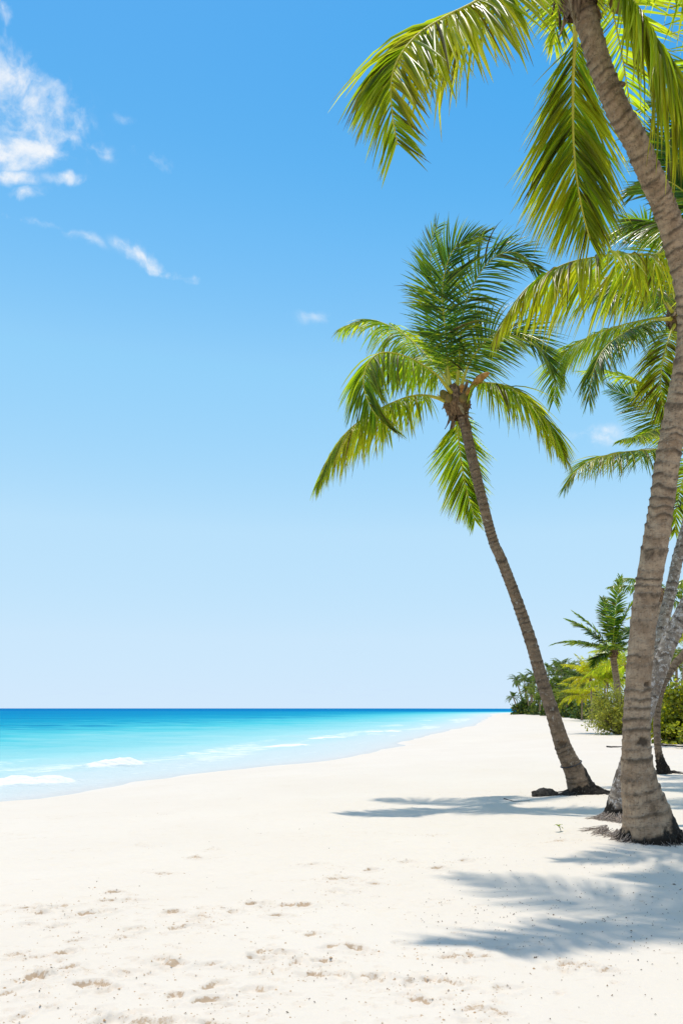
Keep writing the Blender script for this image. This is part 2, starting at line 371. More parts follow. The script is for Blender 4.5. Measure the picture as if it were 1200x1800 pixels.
# footprints and scuffs, each a spot on the sand
_fp = [(a / 2, 1400 + b / 2) for a, b in [
    (475, 435), (440, 465), (265, 480), (240, 520), (165, 535), (60, 520), (130, 610), (60, 655), (555, 550), (600, 565), (740, 563), (455, 600),
    (620, 675), (740, 690), (755, 638), (895, 650), (900, 590), (1095, 595), (1130, 545), (1050, 550), (990, 520), (935, 515), (905, 540), (360, 765),
    (400, 750), (460, 780), (560, 770), (610, 765), (740, 780), (300, 390), (370, 380), (600, 377), (710, 393), (700, 425), (630, 430), (820, 375),
    (900, 345), (980, 388), (470, 335), (380, 340), (410, 305), (210, 360), (90, 360), (150, 380), (100, 420), (200, 430), (575, 233), (690, 180),
    (740, 152), (500, 127), (1100, 222), (1180, 270), (1185, 305), (1070, 350), (1010, 350), (240, 580), (1110, 450), (1175, 495), (1180, 600),
    (590, 15), (330, 640), (80, 740)]]
_fp += [(600 + a / 2, 1400 + b / 2) for a, b in [
    (20, 270), (100, 243), (115, 287), (230, 213), (45, 497), (380, 520), (480, 515), (800, 540), (145, 603), (290, 605), (380, 612), (580, 630),
    (470, 708), (540, 720), (275, 680), (220, 665), (240, 620), (100, 605), (930, 560), (430, 210), (345, 235), (770, 155), (330, 120), (860, 545)]]
_rf = np.random.default_rng(5)
_prints = []
for u, v in _fp:
    d = ground_depth(v); _prints.append(((u - U0) / F * d, d, _rf.uniform(0.75, 1.15), _rf.uniform(-0.5, 0.5) + (0 if _rf.random() < 0.7 else 1.2), _rf.uniform(0.55, 1.0)))
for fx, fy, sc, an, dp in list(_prints):      # crumbled edges and small scuffs round each print
    for k in range(4): _prints.append((fx + _rf.normal(0, 0.14), fy + _rf.normal(0, 0.11), _rf.uniform(0.22, 0.45), _rf.uniform(-0.6, 0.6), _rf.uniform(0.3, 0.6)))
for k in range(150):      # faint old scuffs over the trodden part
    v = 1545 + 270 * _rf.random() ** 0.8; u = _rf.uniform(-40, 900); d = ground_depth(v); _prints.append(((u - U0) / F * d, d, _rf.uniform(0.25, 0.6), _rf.uniform(-0.5, 0.5), _rf.uniform(0.2, 0.5)))
for k in range(70):      # the tracks run on past the sides of the picture
    x, y = _rf.uniform(-7, 7), _rf.uniform(0.5, 9)
    if abs(x) > 0.43 * y + 0.15: _prints.append((x, y, _rf.uniform(0.8, 1.2), _rf.uniform(-0.6, 0.6), _rf.uniform(0.5, 1)))
_mounds = [(3.08, 8.0, 0.75, 0.07), (2.75, 8.9, 0.7, 0.06), (4.05, 13.15, 0.8, 0.06), (6.7, 16.7, 0.6, 0.05), (3.3, 9.85, 0.6, 0.05)]

def sand_height(x, y, detail=True):
    s = shore_s(x, y); s = s + 0.55 * vnoise(np.stack([x * 0.22, y * 0.22, 0 * x], -1), 201) * (1 - sstep(np.abs(s), 3, 9)) + 0.18 * vnoise(np.stack([x * 0.9, y * 0.9, 0 * x], -1), 202) * (1 - sstep(np.abs(s), 1, 4))
    z = np.where(s > 0, SEA_Z + 0.6 * (1 - np.exp(-np.maximum(s, 0) / 5.0)), SEA_Z + np.maximum(0.10 * s, -3.0))
    fade = sstep(s, -1, 6)
    p = np.stack([x, y, np.zeros_like(x)], -1)
    far = 1 - sstep(np.hypot(x, y), 25, 90)
    z = z + fade * far * 0.045 * fbm(p * 0.55, 2, 3)
    z = z + far * (0.012 + 0.02 * sstep(s, 0, 2)) * fbm(p * 0.9 + 40, 2, 11) * sstep(s, -4, 0.5)
    for mx, my, mr, mh in _mounds: z = z + mh * np.exp(-((x - mx) ** 2 + (y - my) ** 2) / mr ** 2)
    damp = np.zeros_like(x)
    if detail:
        near = 1 - sstep(np.hypot(x, y), 9, 22)
        z = z + near * (0.013 * fbm(p * 2.6, 3, 21) * sstep(fbm(p * 0.6, 2, 31), -0.5, 0.4))
        z = z + near * 0.0055 * fbm(p * 9.0, 3, 41)
        w = np.stack([fbm(p * 15, 3, 51), fbm(p * 15 + 9, 3, 61)], -1)
        for fx, fy, sc, an, dp in _prints:
            q = (np.abs(x - fx) < 0.4) & (np.abs(y - fy) < 0.4)
            if not q.any(): continue
            dx, dy = x[q] - fx, y[q] - fy; ca, sa = math.cos(an), math.sin(an)
            a1 = (dx * ca + dy * sa) / (0.088 * sc) + 0.75 * w[q][:, 0]; a2 = (-dx * sa + dy * ca) / (0.058 * sc) + 0.8 * w[q][:, 1]
            r = np.sqrt(a1 ** 2 + a2 ** 2)
            z[q] += dp * (-0.020 * (1 - sstep(r, 0.65, 1.0)) + 0.013 * np.exp(-((r - 1.2) / 0.28) ** 2) * (1 + 0.9 * w[q][:, 0]))
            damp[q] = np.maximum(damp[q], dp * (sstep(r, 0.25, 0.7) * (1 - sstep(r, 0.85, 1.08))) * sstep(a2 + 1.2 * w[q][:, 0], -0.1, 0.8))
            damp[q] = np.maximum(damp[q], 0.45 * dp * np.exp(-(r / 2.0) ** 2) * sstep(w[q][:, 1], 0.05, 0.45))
    return z, damp, s

def axis(lo, flo, fhi, hi, step, grow, glo=1.08):
    m = list(np.arange(flo, fhi, step)); v, st = fhi, step
    while v < hi: m.append(v); st *= grow; v += st
    m.append(hi); v, st, b = flo, step, []
    while True:
        st *= glo; v -= st
        if v <= lo: break
        b.append(v)
    return np.array([lo] + b[::-1] + m)
def build_sand():
    X = axis(-420, -3.2, 3.6, 900, 0.0135, 1.04, 1.05); Y = axis(-200, 3.2, 7.6, 560, 0.0135, 1.02)
    x, y = np.meshgrid(X, Y); sh = x.shape; x = x.ravel(); y = y.ravel()
    z, damp, s = sand_height(x, y)
    V = np.stack([x, y, z], 1); wet = (1 - sstep(s, 0.05, 0.7)) * 0.25
    o = make_mesh('sand', V, grid_faces(*sh), M['sand'], attrs={'sand': np.stack([damp, wet, np.zeros_like(wet)], 1)})
    tag(o, 'bright white coral sand beach marked with footprints', 'beach', kind='structure')
build_sand()
def zs(x, y): return float(sand_height(np.array([x], float), np.array([y], float), False)[0][0])

# breaking crests: (x, y, length along the shore, height, foam)
_breaks = [(-2.9, 41.0, 1.5, 0.10, 0.5), (3.5, 66.0, 2.6, 0.12, 0.5), (-1.0, 52.0, 1.6, 0.10, 0.5), (-8.2, 20.3, 1.5, 0.26, 1.0), (-7.6, 26.4, 1.05, 0.34, 1.0)]
def sea_height(x, y):
    s = shore_s(x, y); p = np.stack([x * 0.35, y * 0.35, np.zeros_like(x)], -1)
    far = 1 - sstep(np.hypot(x, y), 60, 250); calm = sstep(-s, 0.5, 6)
    ph = s * 1.15 + 2.2 * fbm(p * 0.5, 2, 7)
    z = SEA_Z + far * calm * (0.035 * np.sin(ph) + 0.03 * fbm(p * 3, 3, 9))
    foam = np.zeros_like(x)
    for bx, by, ln, h, f in _breaks:
        dx, dy = x - bx, y - by; al = dx * 0.80 + dy * 0.60; ac = -dx * 0.60 + dy * 0.80
        wob = 0.28 * vnoise(np.stack([al * 1.3, 0 * al, 0 * al], -1), int(by)); c = ac + wob
        env = np.clip(1 - np.abs(al / ln) ** 2.6, 0, 1) * (0.85 + 0.3 * vnoise(np.stack([al * 2.1, 0 * al + 2, 0 * al], -1), int(by) + 1))
        env2 = np.exp(-np.abs(al / (1.8 * ln)) ** 4)
        prof = np.where(c > 0, np.exp(-(c / 0.30) ** 2), np.exp(-(c / 0.50) ** 2))
        q3 = np.stack([al * 2.6, ac * 2.6, 0 * al], -1); w = prof > 0.02
        z = z + h * prof * (env * (0.95 + 0.35 * np.where(w, fbm(q3, 3, 31), 0)) + 0.10 * env * np.where(w, fbm(q3 * 3.7, 2, 33), 0)) + 0.25 * h * env2 * (1 - np.clip(env, 0, 1)) * prof
        foam = np.maximum(foam, 1.3 * np.clip(env, 0, 1) ** 0.6 * sstep(prof, 0.08, 0.5))
        foam = np.maximum(foam, 0.50 * env2 * np.where(c < 0, np.exp(-((c + 0.4) / 0.9) ** 2), 0.0))
        foam = np.maximum(foam, 0.40 * env2 * prof)
    # lace of spent foam on the shallows, and a thin line where the swash ends
    st = fbm(np.stack([x * 0.11 + y * 0.05, s * 0.30, np.zeros_like(x)], -1), 3, 77)
    foam = np.maximum(foam, 0.52 * sstep(st, -0.05, 0.35) * sstep(-s, 1.2, 2.6) * (1 - sstep(-s, 8, 15)))
    ln2 = np.exp(-((s + 2.3 + 1.0 * fbm(p * 0.35, 2, 88)) / 0.3) ** 2); foam = np.maximum(foam, 0.42 * ln2)
    ln4 = np.exp(-((s + 0.35 + 0.5 * vnoise(np.stack([x * 0.22, y * 0.22, 0 * x], -1), 201)) / 0.22) ** 2); foam = np.maximum(foam, 0.36 * ln4)
    ln3 = np.exp(-((s + 6.5 + 2.2 * fbm(p * 0.22, 2, 98)) / 0.5) ** 2); foam = np.maximum(foam, 0.42 * ln3 * sstep(fbm(p * 0.16, 2, 99), -0.05, 0.3))
    cap = vnoise(np.stack([x * 0.02 + 3, y * 0.045, 0 * x], -1), 123)
    foam = np.maximum(foam, 0.42 * sstep(cap, 0.62, 0.9) * sstep(-s, 10, 16) * (1 - sstep(-s, 60, 150)))
    return z, s, foam
def build_sea():
    X = axis(-14000, -13, 3, 14000, 0.08, 1.05, 1.05); Y = axis(-1500, 14, 32, 15000, 0.08, 1.028)
    x, y = np.meshgrid(X, Y); sh = x.shape; x = x.ravel(); y = y.ravel()
    z, s, foam = sea_height(x, y)
    dl = np.clip(np.log10(1 + np.maximum(-s, 0)) / 3.2, 0, 1)
    gz, _, _ = sand_height(x, y, False)
    depth = np.clip((z - gz) / 0.5, 0, 1)
    o = make_mesh('sea', np.stack([x, y, z], 1), grid_faces(*sh), M['sea'], attrs={'sea': np.stack([dl, foam, depth], 1)})
    tag(o, 'turquoise shallow sea turning deep blue towards the horizon', 'sea', kind='structure')
build_sea()
# ------------------------------------------------------------------ palms
def leaflets(C, nref, L, n, droop, width, seed, yellow=0.15, brown=0.04, t0=0.16, wind=(0, 0, 0), vee=0.25, K=6, fold=True, open_deg=(72, 28), sides=(1, 1), tipy=0.2, dtip=0.5, twist=0.45):
    """two rows of leaflets along the stalk curve C; returns verts, faces, colours"""
    rng = np.random.default_rng(seed); m = len(C)
    T = unit(np.gradient(C, axis=0)); nref = np.asarray(nref, float)
    N = nref if nref.ndim == 2 else np.repeat(nref[None], m, 0)
    N = unit(N - np.sum(N * T, 1, keepdims=True) * T); S = np.cross(T, N)
    J = Join(); g0 = np.array([0, 0, -1.0])
    for side in (1, -1):
        t = np.linspace(t0, 0.995, n) + rng.uniform(-0.4, 0.4, n) * (1 - t0) / n; t = np.clip(t, 0, 1)
        keep = rng.random(n) > 0.03; t = t[keep]; k = len(t); fi = t * (m - 1)
        I = lambda A: np.stack([np.interp(fi, np.arange(m), A[:, c]) for c in range(3)], 1)
        p, tt, nn, ss = I(C), unit(I(T)), unit(I(N)), unit(I(S)) * side
        q = (t - t0) / (1 - t0)
        ln = L * sides[0 if side > 0 else 1] * (0.55 + 0.45 * sstep(q, 0, 0.25)) * (1 - 0.62 * sstep(q, 0.5, 1.0)) * rng.uniform(0.86, 1.08, k)
        ang = np.radians(open_deg[0] + (open_deg[1] - open_deg[0]) * q ** 1.2 + rng.normal(0, 4.5, k) + 7 * vnoise(np.stack([q * 9, 0 * q, 0 * q + side], 1), seed))
        ve = vee + rng.normal(0, 0.09, k)
        d0 = np.cos(ang)[:, None] * tt + np.sin(ang)[:, None] * (np.cos(ve)[:, None] * ss + np.sin(ve)[:, None] * nn)
        dr = droop * (0.75 + 0.5 * rng.random(k)) * (1 + 0.35 * vnoise(np.stack([q * 7, 0 * q + 5, 0 * q + side], 1), seed + 3)) * (1 - (1 - dtip) * q ** 1.5)
        pull = g0[None] + np.asarray(wind, float)[None] + rng.normal(0, 0.10, (k, 3))
        s = np.linspace(0, 1, K); pos = p.copy(); path = []; dirs = []
        for a in range(K):
            b = np.clip(dr * (s[a] ** 0.7), 0, 5)[:, None]; dd = unit(d0 + pull * b)
            if a: pos = pos + dd * (ln / (K - 1))[:, None]
            path.append(pos); dirs.append(dd)
        path = np.stack(path, 1); dirs = np.stack(dirs, 1)
        W = tt[:, None] - np.sum(tt[:, None] * dirs, -1, keepdims=True) * dirs; W = unit(W)
        tw = rng.normal(0, twist, k)[:, None, None]; B = np.cross(dirs, W); W = unit(W * np.cos(tw) + B * np.sin(tw)); B = np.cross(dirs, W)
        wp = np.interp(s, [0, 0.12, 0.35, 0.7, 1], [0.45, 0.85, 1.0, 0.62, 0.04])[None, :, None] * width * (0.8 + 0.4 * rng.random(k))[:, None, None] * (ln / L)[:, None, None] ** 0.5 * 0.5
        if fold: V = np.stack([path - W * wp + B * wp * 0.85, path, path + W * wp + B * wp * 0.85], 2); c = 3
        else: V = np.stack([path - W * wp, path + W * wp], 2); c = 2
        base = np.arange(k)[:, None, None] * (K * c) + np.arange(K - 1)[None, :, None] * c + np.arange(c - 1)[None, None, :]
        Fc = np.stack([base, base + 1, base + c + 1, base + c], -1).reshape(-1, 4)
        ye = np.clip(yellow + 0.22 * rng.normal(0, 1, k) + 0.35 * np.maximum(vnoise(np.stack([q * 5, 0 * q + 2, 0 * q + side], 1), seed + 8), 0) * (yellow > 0.05), 0, 1)
        ye = np.clip(ye[:, None] + tipy * s[None] ** 2, 0, 1)
        br = np.clip((rng.random(k) < brown)[:, None] * 0.8 + 0.75 * sstep(s, 0.86, 1.0)[None] * (rng.random(k) < 0.55)[:, None], 0, 1)
        A = np.stack([ye, np.repeat(rng.random(k)[:, None], K, 1), br], -1); A = np.repeat(A[:, :, None], c, 2).reshape(-1, 3)
        J.add(V.reshape(-1, 3), Fc, A)
    return J.get()

def make_frond(parent, pts, nref=(0, 0, 1), L=0.85, n=92, droop=0.8, width=0.04, seed=1, r0=0.032, mat=None, **kw):
    """frond = its stalk, with the leaflets as a sub-part"""
    C, s = catmull(pts, 60); q = np.linspace(0, 1, 60)
    r = r0 * (1.0 - 0.62 * sstep(q, 0, 0.3) - 0.28 * q) + 0.002; r = r * (1 + 0.7 * np.exp(-(q / 0.05) ** 2))
    V, Fc = tube(C, r, 7)
    f = make_mesh('frond', V, Fc, M['rachis'], parent)
    lv, lf, la = leaflets(C, nref, L, n, droop, width, seed, **kw)
    o = make_mesh('leaflets', lv, lf, mat or M['leaf'], f, {'leaf': la}, origin=parent['_base']); o['kind'] = 'stuff'
    return f
def px_frond(parent, pts, **kw): return make_frond(parent, [P(*q) for q in pts], **kw)
def arc_pts(c, az, el, length, sag, up=0.0):
    """a frond's arching line from the crown c: azimuth and elevation at the start, sag in radians"""
    p = np.array(c, float); out = [p.copy()]; k = 9
    for i in range(k):
        e = el - sag * ((i + 0.5) / k) ** 1.25; st = length / k
        p = p + st * np.array([math.cos(e) * math.sin(az), math.cos(e) * math.cos(az), math.sin(e)]); out.append(p.copy())
    return out
def arc_frond(parent, c, az, el, length, sag, **kw):
    a = math.radians(az); pts = arc_pts(c, a, math.radians(el), length, math.radians(sag))
    C, _ = catmull(pts, 60); T = unit(np.gradient(C, axis=0)); side = np.array([math.cos(a), -math.sin(a), 0.0])
    N = np.cross(np.repeat(side[None], 60, 0), T)
    return make_frond(parent, pts, nref=N, **kw)

def make_trunk(parent, pts, mat, seed=1, rows=None, k=56, ring=(0.13, 0.075), amp=0.011, black=0.0, bole=0.0, dents=(), name='trunk', flare=None):
    """pts: world x, y, z, radius. rings of old leaf scars are modelled"""
    Ltot = sum(np.linalg.norm(np.subtract(a[:3], b[:3])) for a, b in zip(pts, pts[1:]))
    rows = rows or int(Ltot / 0.011)
    CC, s = catmull(pts, rows); C = CC[:, :3]; R = CC[:, 3]
    R = np.maximum(R - 0.35 * amp, 0.5 * R); T, N, B = frames(C); th = np.linspace(0, 2 * np.pi, k, endpoint=False)
    sp = np.interp(s, [0, s[-1]], ring); q = np.concatenate([[0], np.cumsum(np.diff(s) / sp[1:])])
    TH, Sg = np.meshgrid(th, s); Q = np.repeat(q[:, None], k, 1)
    cs, sn = np.cos(TH), np.sin(TH)
    pn = np.stack([cs * 1.1, sn * 1.1, Sg * 1.6], -1)
    Q = Q + 0.75 * vnoise(np.stack([0 * cs, 0 * cs, Sg * 4.2], -1), seed + 1) + 0.38 * fbm(pn * np.array([1, 1, 1.5]), 2, seed) + 0.03 * fbm(pn * 3.1, 2, seed + 2) + 0.14 * np.sin(TH + seed)
    fr = Q - np.floor(Q); rid = np.floor(Q)
    rn = vnoise(np.stack([rid * 7.31, cs * 0.8, sn * 0.8], -1), seed + 4)
    lip = fr ** 2.2 * (1 - sstep(fr, 0.90, 1.0)) * (0.65 + 0.6 * rn)
    r = R[:, None] * (1 + 0.035 * fbm(pn * 0.8, 2, seed + 6)) + amp * (lip - 0.25)
    fine = 0.5 * fbm(np.stack([cs * 5, sn * 5, Sg * 30], -1), 3, seed + 9) + 0.5 * fbm(np.stack([cs * 9, sn * 9, Sg * 55], -1), 2, seed + 19)
    r = r + amp * 0.30 * fine
    dark = np.clip(sstep(fr, 0.45, 0.80) * (1 - 0.75 * sstep(fr, 0.93, 1.0)) * (0.22 + 0.78 * sstep(rn + 0.9 * fine, -0.35, 0.4)) * 0.95 + 0.45 * sstep(fine, 0.2, 0.6), 0, 1)
    blk = np.zeros_like(r)
    if bole:      # swollen, ragged root bole at the foot
        w = 1 - sstep(Sg, bole * 0.35, bole); lump = fbm(np.stack([cs * 3, sn * 3, Sg * 7], -1), 3, seed + 12)
        r = r * (1 + 0.12 * w * lump) + 0.02 * w * fbm(np.stack([cs * 9, sn * 9, Sg * 22], -1), 2, seed + 13)
        blk = np.clip(1 - sstep(Sg + 0.10 * lump, bole * 0.25, bole), 0, 1) * black
    if flare is not None:      # one-sided flare: (angle, amount, height, black height)
        fa, amt, fh, bh = flare
        m = np.maximum(np.cos(TH - fa), 0) ** 1.5
        r = r * (1 + amt * m * np.exp(-Sg / fh)); blk = np.maximum(blk, np.clip(m * 1.25 * (1 - sstep(Sg, bh * 0.55, bh)), 0, 1))
    for (ds, dth, sz, dep) in dents:      # old wounds and knot holes
        dd = np.sqrt(((Sg - ds) / sz) ** 2 + (((TH - dth + np.pi) % (2 * np.pi) - np.pi) * R[:, None] / (sz * 1.5)) ** 2) + 0.5 * fine
        r = r - dep * (1 - sstep(dd, 0.5, 1.0)); dark = np.maximum(dark, 1.15 * (1 - sstep(dd, 0.5, 1.1)))
    V = C[:, None] + r[..., None] * (cs[..., None] * N[:, None] + sn[..., None] * B[:, None])
    o = make_mesh(name, V.reshape(-1, 3), grid_faces(rows, k, True), mat, parent,
                  {'bark': np.stack([dark.ravel(), blk.ravel(), fr.ravel()], 1)})
    return o, C, R
def px_trunk(parent, pts, **kw):
    """pts: u, v, depth, width seen"""
    w = [(*P(u, v, d), 0.96 * wd / F * d / 2 * math.cos(math.atan((u - U0) / F))) for u, v, d, wd in pts]
    return make_trunk(parent, w, kw.pop('mat'), **kw)

def make_sheath(parent, c, axis, r, h, seed, flaps=34):
    """ragged brown fibre and old leaf bases round the top of the trunk"""
    rng = np.random.default_rng(seed); axis = unit(np.array(axis, float)); J = Join()
    a = np.cross(axis, [0, 1, 0.2]); a = unit(a); b = np.cross(axis, a)
    k, m = 40, 30
    for i in range(1):
        th = np.linspace(0, 2 * np.pi, k, endpoint=False); s = np.linspace(-0.55, 1, m)
        TH, S = np.meshgrid(th, s)
        rr = r * (0.88 + 0.35 * np.exp(-((S - 0.05) / 0.3) ** 2) - 0.42 * sstep(S, 0.45, 1.0)) * (1 + 0.22 * fbm(np.stack([np.cos(TH) * 3, np.sin(TH) * 3, S * 5], -1), 3, seed))
        V = np.array(c) + axis * (S * h)[..., None] + rr[..., None] * (np.cos(TH)[..., None] * a + np.sin(TH)[..., None] * b)
        J.add(V.reshape(-1, 3), grid_faces(m, k, True))
    core = J.get(); o = make_mesh('fibre_sheath', core[0], core[1], M['fibre'], parent)
    for i in range(flaps):      # curled, torn leaf bases
        th = rng.uniform(0, 2 * np.pi); s0 = rng.uniform(-0.5, 0.75); rad = np.cos(th) * a + np.sin(th) * b; side = np.cross(axis, rad)
        ln, w = rng.uniform(0.35, 0.8) * h, rng.uniform(0.35, 0.75) * r; updn = 1 if rng.random() < 0.55 else -1
        t = np.linspace(0, 1, 6); out = r * (0.85 + 0.35 * np.exp(-((s0 - 0.05) / 0.3) ** 2)) + t ** 1.6 * r * rng.uniform(0.25, 0.75)
        mid = np.array(c) + axis * (s0 * h + updn * t * ln)[:, None] + rad * out[:, None]
        ww = w * np.interp(t, [0, 0.3, 0.8, 1], [1, 0.9, 0.5, 0.12]) * (1 + 0.3 * rng.normal(0, 1, 6))
        V = np.stack([mid - side * ww[:, None] * 0.5 - rad * 0.12 * ww[:, None], mid + rad * 0.1 * ww[:, None], mid + side * ww[:, None] * 0.5 - rad * 0.12 * ww[:, None]], 1)
        thick = np.concatenate([V, V - rad * 0.012], 1).reshape(-1, 3)
        fc = []
        for q in range(5):
            for e in range(6): fc.append((q * 6 + [0, 1, 2, 5, 4, 3][e], q * 6 + [0, 1, 2, 5, 4, 3][(e + 1) % 6], q * 6 + 6 + [0, 1, 2, 5, 4, 3][(e + 1) % 6], q * 6 + 6 + [0, 1, 2, 5, 4, 3][e]))
        make_mesh('leaf_base', thick, fc, M['husk'] if rng.random() < 0.4 else M['fibre'], parent)
    return o
def make_nut(parent, c, r, seed, mat='nut', ax=(0, 0, 1)):
    n, k = 14, 18; ax = unit(np.array(ax, float)); a = unit(np.cross(ax, [0.3, 1, 0.1])); b = np.cross(ax, a)
    ph = np.linspace(0, np.pi, n); th = np.linspace(0, 2 * np.pi, k, endpoint=False); TH, PH = np.meshgrid(th, ph)
    rr = r * np.sin(PH) * (1 + 0.07 * np.cos(3 * TH)) * (1 - 0.12 * np.cos(PH))
    V = np.array(c) + ax * (r * 1.25 * np.cos(PH))[..., None] + rr[..., None] * (np.cos(TH)[..., None] * a + np.sin(TH)[..., None] * b)
    return make_mesh('coconut', V.reshape(-1, 3), grid_faces(n, k, True), M[mat], parent)
def make_spathe(parent, p0, p1, bend, w):
    """dry boat-shaped flower sheath"""
    t = np.linspace(0, 1, 14); p0, p1 = np.array(p0), np.array(p1)
    C = p0 + (p1 - p0) * t[:, None] + np.array(bend) * (np.sin(t * np.pi))[:, None]
    V, Fc = tube(C, w * np.interp(t, [0, 0.25, 0.6, 0.9, 1], [0.35, 0.5, 1, 0.55, 0.05]), 9)
    return make_mesh('flower_sheath', V, Fc, M['spathe'], parent)
def make_roots(parent, base, r, n, seed, mat, spread=(0.3, 0.7), dirs=(0, 6.283), h=0.16, thick=0.007):
    rng = np.random.default_rng(seed); J = Join()
    for i in range(n):
        th = rng.uniform(*dirs); e = np.array([math.cos(th), math.sin(th), 0]); L = rng.uniform(*spread); z0 = rng.uniform(0.02, h)
        t = np.linspace(0, 1, 6); p = np.array(base) + e * (r * rng.uniform(0.75, 1.0)); side = np.array([-e[1], e[0], 0]) * rng.normal(0, 0.5) * L
        C = p + e * (L * t)[:, None] + side * (t ** 2)[:, None]; z = [zs(a, b) for a, b in C[:, :2]]
        C[:, 2] = np.array(z) + z0 * (1 - t) ** 1.7 - 0.015 * t + 0.006 * rng.normal(0, 1, 6)
        V, Fc = tube(C, thick * rng.uniform(0.6, 1.5) * (1 - 0.75 * t), 5); J.add(V, Fc)
    v, f, _ = J.get(); o = make_mesh('roots', v, f, mat, parent); o['kind'] = 'stuff'; return o

# --- the ringed front palm
def base_at(u, v): d = ground_depth(v); p = P(u, v, d); p[2] = zs(p[0], p[1]); return p
b = base_at(1138, 1478)
front = thing('coconut_palm', b, 'thick ringed brown coconut palm curving up past the other trunks, no lichen on its bark', 'palm tree')
cen = [(1143, 1500, 8.02, 122), (1141, 1475, 8.02, 114), (1135, 1430, 8.02, 95), (1123, 1380, 8.02, 74), (1118, 1330, 8.02, 61), (1118, 1280, 8.02, 55), (1120, 1220, 8.02, 52), (1124, 1160, 8.0, 52), (1134, 1060, 8.0, 52),
       (1150, 960, 7.95, 53), (1163, 880, 7.9, 50), (1174, 800, 7.85, 50), (1193, 700, 7.8, 51), (1206, 633, 7.75, 51), (1211, 567, 7.7, 50),
       (1205, 500, 7.6, 50), (1189, 433, 7.5, 50), (1168, 367, 7.4, 49), (1139, 300, 7.3, 49), (1117, 250, 7.22, 48), (1083, 187, 7.1, 47), (1055, 117, 7.0, 46), (1037, 58, 6.9, 46), (1022, 10, 6.85, 48), (1010, -40, 6.8, 44)]
px_trunk(front, cen, mat=M['trunk_front'], seed=4, k=72, ring=(0.135, 0.062), amp=0.021, black=1.0, bole=0.36, dents=[(1.14, 4.9, 0.06, 0.018), (1.72, 5.2, 0.035, 0.02)], flare=(0.0, 0.10, 0.25, 0.5))
make_roots(front, b, 0.31, 170, 3, M['root'], (0.04, 0.22), (2.7, 5.0), 0.08, 0.0042)
make_roots(front, b, 0.33, 260, 4, M['root_dark'], (0.03, 0.16), (3.2, 6.9), 0.12, 0.006)
make_roots(front, b + np.array([-0.12, 0.35, 0]), 0.22, 70, 6, M['root'], (0.08, 0.40), (2.3, 4.3), 0.06, 0.0042)
ctop = P(1012, -25, 6.82); ax = P(1010, -40, 6.8) - P(1030, 40, 6.88)
make_sheath(front, ctop, ax, 0.155, 0.36, 7, 30)
make_nut(front, P(1092, -6, 6.75), 0.10, 1); make_nut(front, P(1063, -40, 6.6), 0.10, 2); make_nut(front, P(965, -45, 6.7), 0.10, 3)
st = P(1092, 149, 7.02); V, Fc = tube([st - np.array([0.04, 0, 0.01]), st, st + np.array([0.03, 0.0, 0.005])], [0.03, 0.028, 0.015], 7); make_mesh('bark_stub', V, Fc, M['fibre'], front)
hk = [P(1174, 893, 7.85), P(1193, 890, 7.83), P(1195, 884, 7.83), P(1191, 880, 7.83), P(1189, 882, 7.83)]; C, _ = catmull(hk, 20); V, Fc = tube(C, 0.006, 6); make_mesh('wire_hook', V, Fc, M['metal'], front)
cf = (1010, -30, 6.85)
px_frond(front, [cf, (960, -58, 6.65), (900, -42, 6.4), (840, 0, 6.2), (785, 28, 6.08), (735, 60, 6.0), (700, 102, 5.93), (687, 145, 5.9), (689, 200, 5.9), (698, 255, 5.92)],
         nref=np.linspace((0.0, -0.35, 1.0), (-0.35, -1.0, 0.3), 60), L=0.93, n=165, droop=2.4, seed=11, yellow=0.38, brown=0.05, wind=(0.22, 0, 0), open_deg=(70, 36), tipy=0.3, width=0.034, dtip=0.12, twist=0.8)
px_frond(front, [(1012, -20, 6.95), (1012, 30, 7.25), (1009, 80, 7.45), (1006, 150, 7.6), (1007, 250, 7.7), (1015, 330, 7.75), (1026, 385, 7.8), (1036, 420, 7.82)],
         nref=(0.1, -1, 0.0), L=0.92, n=150, droop=0.75, seed=12, yellow=0.48, brown=0.07, t0=0.22, open_deg=(58, 30), vee=-0.15, r0=0.05, wind=(-0.05, 0.2, 0), tipy=0.3, width=0.032, twist=1.0)
px_frond(front, [(1015, -25, 6.9), (1000, -40, 7.4), (985, -10, 8.0), (976, 35, 8.4), (972, 75, 8.6)], nref=(0.3, -0.6, 0.7), L=0.6, n=70, droop=0.8, seed=13, yellow=0.35, t0=0.3)
px_frond(front, [(1020, -35, 6.8), (1062, -45, 6.7), (1104, -8, 6.6), (1140, 46, 6.55), (1172, 110, 6.55), (1200, 180, 6.55), (1222, 262, 6.6)],
         nref=(0.55, -0.5, 0.75), L=1.0, n=150, droop=2.2, seed=14, yellow=0.36, brown=0.04, wind=(-0.12, 0, 0), tipy=0.3, width=0.032, twist=0.8)
px_frond(front, [(1020, -40, 6.8), (1080, -110, 6.9), (1160, -120, 7.0), (1225, -70, 7.1), (1270, 10, 7.1)], nref=(0.4, -0.3, 0.8), L=0.8, n=85, droop=1.0, seed=15, yellow=0.2)
for i, (az, el, ln, sag) in enumerate([(-48, 66, 2.9, 66), (28, 50, 4.0, 85), (70, 35, 4.0, 85), (100, 55, 3.8, 75), (150, 80, 3.2, 30), (-160, 84, 3.0, 22), (0, 82, 3.2, 40)]):
    arc_frond(front, P(1008, -50, 6.83), az, el, ln, sag, L=0.8, n=80, droop=0.85, seed=30 + i, yellow=0.15, K=5)

